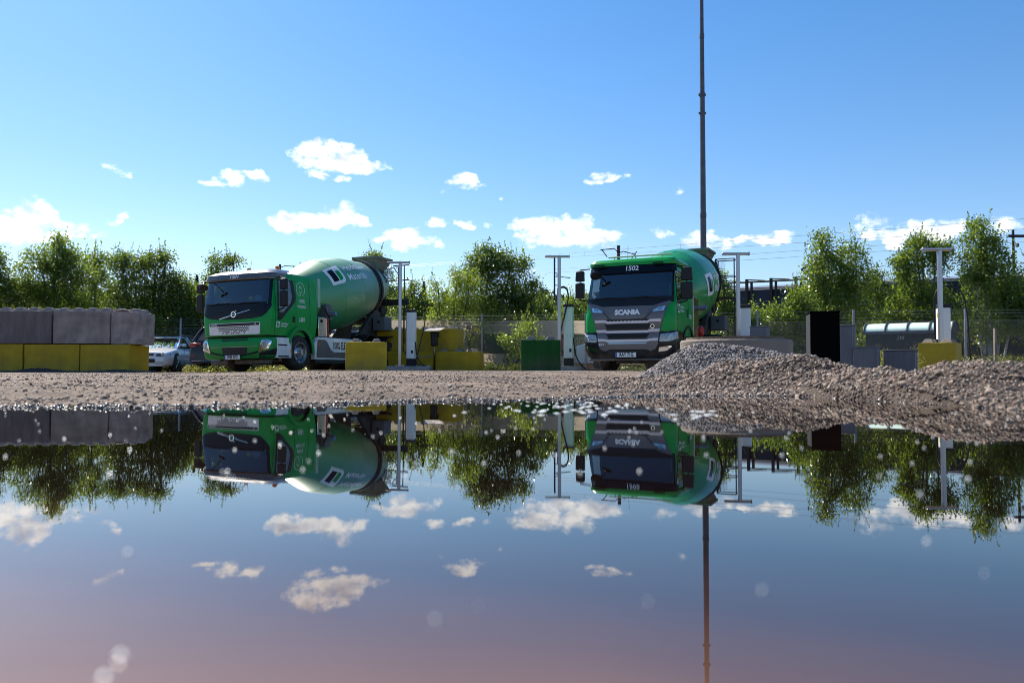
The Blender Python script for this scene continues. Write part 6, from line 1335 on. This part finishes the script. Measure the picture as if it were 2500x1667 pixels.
# train
p0 = rail_pt(.55); d_ = (rail_pt(1)-rail_pt(0)).normalized(); rz = math.atan2(d_.y, d_.x)
tx0 = rail_pt(.595)
t = empty('train', (tx0.x, tx0.y-.6, .3), rz, 'dark blue electric train with a raised pantograph behind the trees', 'train')
zr = 4.35
MB().prism([(-1.3, .6), (1.3, .6), (1.35, 3.0), (1.1, zr-.15), (.8, zr), (-.8, zr), (-1.1, zr-.15), (-1.35, 3.0)], 'yz', 0, 26).build('body', TRAIN, t)
e = MB(); e.prism([(-.82, zr+.01), (.82, zr+.01), (.6, zr+.12), (-.6, zr+.12)], 'yz', .3, 25.7); e.build('roof', TRAINR, t)
e = MB()
for x in np.arange(.2, 6.0, 1.25):
    e.box(x, x+.12, -1.36, -1.1, 3.4, zr+.42); e.box(x+.25, x+.35, -1.3, -1.1, 3.6, zr+.3); e.tube([(x, -1.25, zr+.42), (x+1.0, -1.25, zr+.32)], .03, 5); e.tube([(x, -1.3, zr+.28), (x+1.3, -1.3, zr+.26)], .05, 5)
e.build('roof_equipment', WOOD, t)
e = MB(); xk = 4.1
e.tube([(xk+1.1, 0, zr+.1), (xk+.0, 0, zr+.95)], .045, 6); e.tube([(xk+1.2, .15, zr+.1), (xk+.05, .1, zr+.9)], .02, 5); e.tube([(xk, -.1, zr+.95), (xk+1.5, -.3, zr+1.75)], .03, 6); e.tube([(xk, .1, zr+.95), (xk+1.9, .3, zr+1.75)], .03, 6)
e.tube([(xk+1.0, -.6, zr+1.62), (xk+1.15, -.5, zr+1.78), (xk+2.2, .2, zr+1.8), (xk+2.4, .6, zr+1.68)], .03, 6); e.build('pantograph', WOOD, t)
for x in np.arange(1.5, 25, 2.2): MB().box(x, x+1.4, -1.345, -1.32, 2.2, 3.0).build('window', GLASSD, t)

# ------------------------------------------------------------------ trees
def leaf_quads(C, size, r, droop=.3, asp=.62):
    N = len(C); a_ = r.normal(size=(N, 3)); a_[:, 2] -= droop; a_ /= np.linalg.norm(a_, axis=1, keepdims=True)
    b_ = r.normal(size=(N, 3)); b_ -= (b_*a_).sum(1, keepdims=True)*a_; b_ /= np.linalg.norm(b_, axis=1, keepdims=True)
    s_ = (size*r.uniform(.65, 1.35, N))[:, None]
    n_ = np.cross(a_, b_)
    V = np.stack([C-a_*s_*.6, C+b_*s_*asp*.5+n_*s_*.08, C+a_*s_*.6, C-b_*s_*asp*.5+n_*s_*.08], 1).reshape(-1, 3)
    return V, np.arange(4*N).reshape(-1, 4)
def tree(u, D, blobs, m, label, name='birch_tree', size=.092, dens=1.0, seed=0, group='trees behind the fence', cat='tree', shoots=14, bark=BARK, leaves_per=18, spread=.165, zbase=.05, trunk=.07, cl_dens=42):
    """blobs: crown lobes (photo column, photo row, half width px, half height px)"""
    r = np.random.default_rng(seed+100); k = D/F; xb_ = gx(u, D); t = empty(name, (xb_, D, zbase), 0, label, cat, group)
    L = [(gx(c_, D)-xb_, CAMZ+(909.5-y)*k-zbase, rx*k*1.02, ry*k*.98) for c_, y, rx, ry in blobs]
    tips = []; L0_ = list(L)
    for (cx, cz, rx, rz_) in L0_:
        for _ in range(3):
            a_ = r.uniform(-.3, math.pi+.3); q_ = r.uniform(.28, .5); L.append((cx+rx*.85*math.cos(a_), max(.5, cz+rz_*.8*math.sin(a_)), rx*q_, rz_*q_*r.uniform(.8, 1.3)))
    for (cx, cz, rx, rz_) in L:
        ryy = max(rx, .7)*.8; n = int(cl_dens*dens*rx*rz_*ryy**.5*3.2)+6
        q = r.normal(size=(n, 3)); q /= np.linalg.norm(q, axis=1, keepdims=True); rad_ = r.uniform(.12, 1, n)**.5
        wob = .55+.85*vnoise(q[:, 0]*2.3+seed*3.1, q[:, 2]*2.3+q[:, 1], seed)
        p = q*(rad_*wob)[:, None]*np.array([rx, ryy, rz_])+np.array([cx, 0, cz]); tips.append(p)
    tips = np.concatenate(tips); tips = tips[tips[:, 2] > .05]
    C = np.repeat(tips, leaves_per, 0); C = C+r.normal(0, 1, C.shape)*spread*np.array([1, 1, .9])
    # shoots that stick out of the top
    S_ = []; shp = []
    top = sorted(tips.tolist(), key=lambda p: -p[2])
    for i in range(shoots):
        b_ = top[int(r.uniform(0, len(top)*.22))]; ln = r.uniform(.25, .95); dx, dy = r.normal(0, .16, 2); pts = []
        for s_ in np.linspace(0, 1, 16): S_.append([b_[0]+dx*s_, b_[1]+dy*s_, b_[2]+ln*s_]+r.normal(0, .045*(1.2-s_), 3)); 
        shp.append([(b_[0]+dx*s_, b_[1]+dy*s_, b_[2]+ln*s_) for s_ in (0, .5, 1)])
    if S_: C = np.concatenate([C, np.array(S_)])
    C = C[C[:, 2] > .02]
    V, Fc = leaf_quads(C, np.full(len(C), size), r)
    np_mesh('crown', V, Fc, m, t, nv=4)
    e = MB(); main = max(L, key=lambda l: l[1]); L = L0_
    for i, (cx, cz, rx, rz_) in enumerate(L):
        bx0_ = cx*.25+r.normal(0, .1); e.tube([(bx0_, 0, 0), (bx0_+(cx-bx0_)*.3+r.normal(0, .08), r.normal(0, .1), cz*.4), (cx*.95+r.normal(0, .1), r.normal(0, .1), cz), (cx+r.normal(0, .15), 0, cz+rz_*.85)], trunk, 7, r2=trunk*.15)
    for i in r.integers(0, len(tips), 26):
        p = tips[i]; l_ = min(L, key=lambda l: (l[0]-p[0])**2+(l[1]-p[2])**2); e.tube([(l_[0], 0, max(.1, min(p[2]-.5, l_[1]))), ((l_[0]+p[0])/2, p[1]/2, p[2]-.3), tuple(p)], .018, 5, r2=.005)
    for P in shp: e.tube(P, .006, 4, r2=.003)
    e.build('trunk', bark, t)
    return t
c = 1.063
def PX(L): return [(a_*c, b_*c, rx*c, ry*c) for a_, b_, rx, ry in L]
tree(-10, 34, PX([(-8, 660, 50, 60), (15, 700, 50, 60), (20, 770, 60, 60), (-15, 610, 25, 30)]), LEAFD, 'dark leafy tree cut by the left edge', seed=1)
tree(135, 35, PX([(120, 600, 48, 42), (95, 650, 55, 50), (160, 640, 50, 50), (120, 720, 75, 60), (150, 780, 80, 50), (122, 562, 12, 18)]), LEAF, 'tall light green birch above the grey blocks, second tree from the left', seed=2, dens=1.15)
tree(220, 36.5, PX([(212, 610, 28, 30), (218, 670, 35, 50), (215, 750, 45, 60)]), LEAF, 'slim pale birch between two broader ones above the grey blocks', seed=3, shoots=18)
tree(350, 35, PX([(300, 615, 42, 34), (352, 612, 36, 30), (325, 670, 68, 52), (390, 670, 45, 40), (340, 750, 90, 65), (420, 700, 40, 45), (275, 600, 14, 16), (375, 595, 12, 14)]), LEAFD, 'broad birch with a rounded top right of the slim pale one', seed=4, dens=1.1)
tree(470, 36, PX([(440, 720, 45, 60), (470, 770, 60, 60), (420, 780, 50, 50), (500, 700, 40, 50)]), LEAFD, 'darker low tree behind the mirrors of truck 1501', seed=5)
tree(265, 33.8, PX([(285, 755, 22, 22), (200, 770, 24, 16), (345, 745, 18, 18), (240, 745, 20, 18)]), LEAFY, 'yellow green young shoots showing just over the grey blocks', 'sapling', seed=6, size=.08, shoots=10, cat='shrub', group='shrubs by the fence', leaves_per=11)
tree(560, 40, PX([(505, 608, 30, 18), (535, 598, 14, 14), (520, 650, 40, 40), (480, 640, 22, 22), (540, 720, 60, 60)]), LEAFD, 'thin dark birch top showing above the cab of truck 1501', seed=7, dens=.55, shoots=8)
tree(745, 40, PX([(705, 640, 24, 18), (740, 660, 40, 30), (720, 720, 60, 50)]), LEAF, 'small green tree top behind the sleeper of truck 1501', seed=8)
tree(905, 42, PX([(850, 594, 12, 8), (872, 598, 12, 8), (865, 640, 30, 40), (880, 700, 50, 40)]), LEAFD, 'tree of which only the tip shows over the hopper of truck 1501', seed=9, dens=.7, shoots=5)
tree(1010, 38, PX([(950, 700, 45, 45), (980, 740, 50, 50), (930, 760, 40, 40)]), LEAFD, 'dark tree behind the white charger of truck 1501', seed=10)
tree(1175, 34.5, PX([(1130, 610, 50, 34), (1175, 612, 36, 34), (1110, 650, 55, 50), (1190, 670, 48, 55), (1150, 720, 80, 60), (1110, 775, 60, 40), (1215, 720, 30, 45), (1125, 580, 26, 16)]), LEAFD, 'big round birch in the middle between the two trucks', 'birch_tree', seed=11, dens=1.1, shoots=20)
tree(1095, 33.2, PX([(1040, 700, 32, 55), (1075, 680, 32, 60), (1010, 720, 24, 45), (1105, 730, 30, 50), (1000, 665, 10, 30), (1050, 650, 14, 30)]), LEAFY, 'yellow green willow with long thin shoots left of the big middle birch', 'willow_tree', seed=12, dens=.85, shoots=16, size=.07)
tree(1215, 30.6, PX([(1195, 790, 26, 34), (1230, 800, 22, 34), (1180, 820, 18, 24), (1165, 790, 20, 18), (1215, 760, 14, 26)]), LEAFY, 'light green bush before the banner beside the green block', 'bush', seed=13, cat='shrub', group='shrubs by the fence', size=.07, dens=1.0, leaves_per=9, spread=.13, trunk=.03)
tree(1140, 31.6, PX([(1080, 800, 18, 36), (1110, 780, 22, 26), (1095, 830, 18, 16)]), LEAF, 'thin dark bush before the banner behind the stacked yellow blocks', 'bush', seed=14, cat='shrub', group='shrubs by the fence', size=.06, dens=.6, leaves_per=7, spread=.13, trunk=.025)
tree(1345, 46, PX([(1255, 705, 24, 28), (1250, 730, 40, 25), (1285, 725, 30, 20)]), LEAFD, 'distant dark tree seen between the lamp post and the middle birch', seed=15)
tree(1410, 44, PX([(1322, 690, 20, 14), (1310, 720, 30, 20), (1340, 735, 25, 20)]), LEAF, 'distant light tree just left of the mirrors of truck 1502', seed=16, dens=.8)
tree(1800, 34, PX([(1660, 700, 30, 50), (1690, 745, 45, 45), (1730, 735, 45, 28), (1760, 760, 60, 40), (1720, 790, 70, 40), (1655, 650, 14, 22)]), LEAF, 'leafy hedge like birch behind the ladder of truck 1502', seed=17)
tree(1930, 33, PX([(1790, 735, 40, 32), (1842, 700, 30, 34), (1860, 740, 55, 50), (1800, 785, 70, 40)]), LEAF, 'low light green birch left above the black cabinet', seed=18)
tree(2040, 34.5, PX([(1895, 600, 26, 38), (1945, 595, 36, 36), (1905, 660, 48, 48), (1960, 660, 46, 48), (1930, 730, 75, 60), (1885, 555, 12, 22), (1870, 640, 26, 30)]), LEAF, 'tall birch with two pointed tops above the grey cabinets', seed=19, dens=1.1, shoots=22)
tree(2150, 36, PX([(2020, 660, 34, 40), (2040, 720, 50, 55), (2010, 780, 60, 40)]), LEAFD, 'lower dark tree between two tall birches at the right', seed=20)
tree(2270, 34.5, PX([(2080, 625, 30, 40), (2120, 590, 40, 45), (2160, 600, 32, 44), (2110, 670, 62, 55), (2120, 740, 80, 60), (2110, 555, 14, 20)]), LEAF, 'tall spruce shaped birch behind the T lamp at the far right', seed=21, dens=1.1, shoots=22)
tree(2420, 34, PX([(2255, 560, 30, 40), (2290, 590, 34, 40), (2240, 620, 34, 45), (2290, 650, 60, 55), (2280, 730, 80, 60), (2340, 700, 50, 60), (2250, 525, 10, 18)]), LEAF, 'tallest birch at the right edge beside the utility pole', seed=22, dens=1.15, shoots=22, bark=BARKW)
tree(2560, 34, PX([(2400, 660, 50, 55), (2380, 740, 60, 55), (2440, 740, 70, 60)]), LEAFD, 'dark tree cut by the right edge', seed=23)
# distant conifers
def conifer(u, D, ytop, h_px, label, seed):
    r = np.random.default_rng(seed); k = D/F; zt_ = CAMZ+(909-ytop)*k; t = empty('spruce', (gx(u, D), D, 0), 0, label, 'tree', 'distant spruces'); H_ = h_px*k; n = 2600
    zf = r.uniform(0, 1, n)**.7; lay = np.floor(zf*12)/12; a_ = r.uniform(0, 6.28, n); rad_ = (1-(1-zf))*H_*.30*r.uniform(.2, 1, n)*(1.1-.5*(zf*12-np.floor(zf*12)))
    C = np.stack([np.cos(a_)*rad_, np.sin(a_)*rad_, zt_-zf*H_-rad_*.25], 1); V, Fc = leaf_quads(C, np.full(n, .22), r, .6, .4); np_mesh('crown', V, Fc, LEAFC, t, nv=4)
    MB().tube([(0, 0, 0), (0, 0, zt_)], .1, 6, r2=.02).build('trunk', BARK, t)
conifer(1004, 62, 684, 150, 'small distant spruce left of the middle, behind the T lamp', 31); conifer(1034, 62, 686, 150, 'small distant spruce above the cable arch', 32)
conifer(478, 60, 672, 140, 'distant dark spruce left of the cab of truck 1501', 33); conifer(500, 64, 676, 150, 'distant dark spruce half hidden by the mirror of truck 1501', 34); conifer(462, 66, 690, 140, 'lowest distant spruce left of truck 1501', 35)
# ground weeds
def weeds(u0, u1, D0_, D1_, n, h, label, seed, m=WEED, z=.05, sz=.05):
    r = np.random.default_rng(seed); nb = n//14; D_ = r.uniform(D0_, D1_, nb); U_ = r.uniform(u0, u1, nb); X_2 = (U_-1250)/F*D_; H_ = h*r.uniform(.3, 1, nb)**1.3
    C = np.repeat(np.stack([X_2, D_, np.full(nb, z)], 1), 14, 0); tt = r.uniform(0, 1, len(C)); C[:, 2] += np.repeat(H_, 14)*tt; C[:, :2] += r.normal(0, .06, (len(C), 2))
    V, Fc = leaf_quads(C, np.full(len(C), sz), r, -.6); o = np_mesh('weeds', V, Fc, m, None, nv=4); tag(o, label, 'weeds', None, 'stuff')
weeds(2130, 2560, 24.5, 27.3, 16000, .75, 'pale yellow green weeds along the fence at the right', 41, z=-.02)
weeds(2138, 2160, 16.5, 18, 900, .75, 'sprigs of weed between the two low grey cabinets', 42, z=0, sz=.035)
weeds(2226, 2243, 17, 20, 900, .8, 'sprigs of weed just left of the bright yellow block', 43, z=0, sz=.035)
weeds(450, 800, 27.5, 33, 16000, .28, 'sunlit grass seen under truck 1501', 44, z=.1, sz=.06)
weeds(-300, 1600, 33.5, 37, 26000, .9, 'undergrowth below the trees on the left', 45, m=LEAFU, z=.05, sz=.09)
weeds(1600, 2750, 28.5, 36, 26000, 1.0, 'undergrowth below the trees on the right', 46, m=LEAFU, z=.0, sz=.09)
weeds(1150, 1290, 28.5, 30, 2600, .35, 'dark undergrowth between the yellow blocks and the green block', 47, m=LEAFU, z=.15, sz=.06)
# far wood closing the horizon
r = np.random.default_rng(51); n = 60000; a_ = r.uniform(-1.0, 1.0, n); D_ = r.uniform(75, 95, n); X_3 = np.tan(a_)*D_; hh = 5.5+2.5*vnoise(X_3*.12, D_*0+2, 4)+1.8*vnoise(X_3*.5, D_*0+5, 6)
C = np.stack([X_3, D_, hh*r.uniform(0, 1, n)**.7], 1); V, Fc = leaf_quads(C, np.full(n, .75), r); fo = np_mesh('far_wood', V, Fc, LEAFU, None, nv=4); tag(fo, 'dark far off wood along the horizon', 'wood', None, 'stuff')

SC.render.engine = 'CYCLES'
SC.cycles.max_bounces = 8; SC.cycles.transparent_max_bounces = 16; SC.cycles.caustics_reflective = False; SC.cycles.caustics_refractive = False
SC.cycles.sample_clamp_indirect = 6
SC.cycles.pixel_filter_type = 'BLACKMAN_HARRIS'; SC.cycles.filter_width = .95
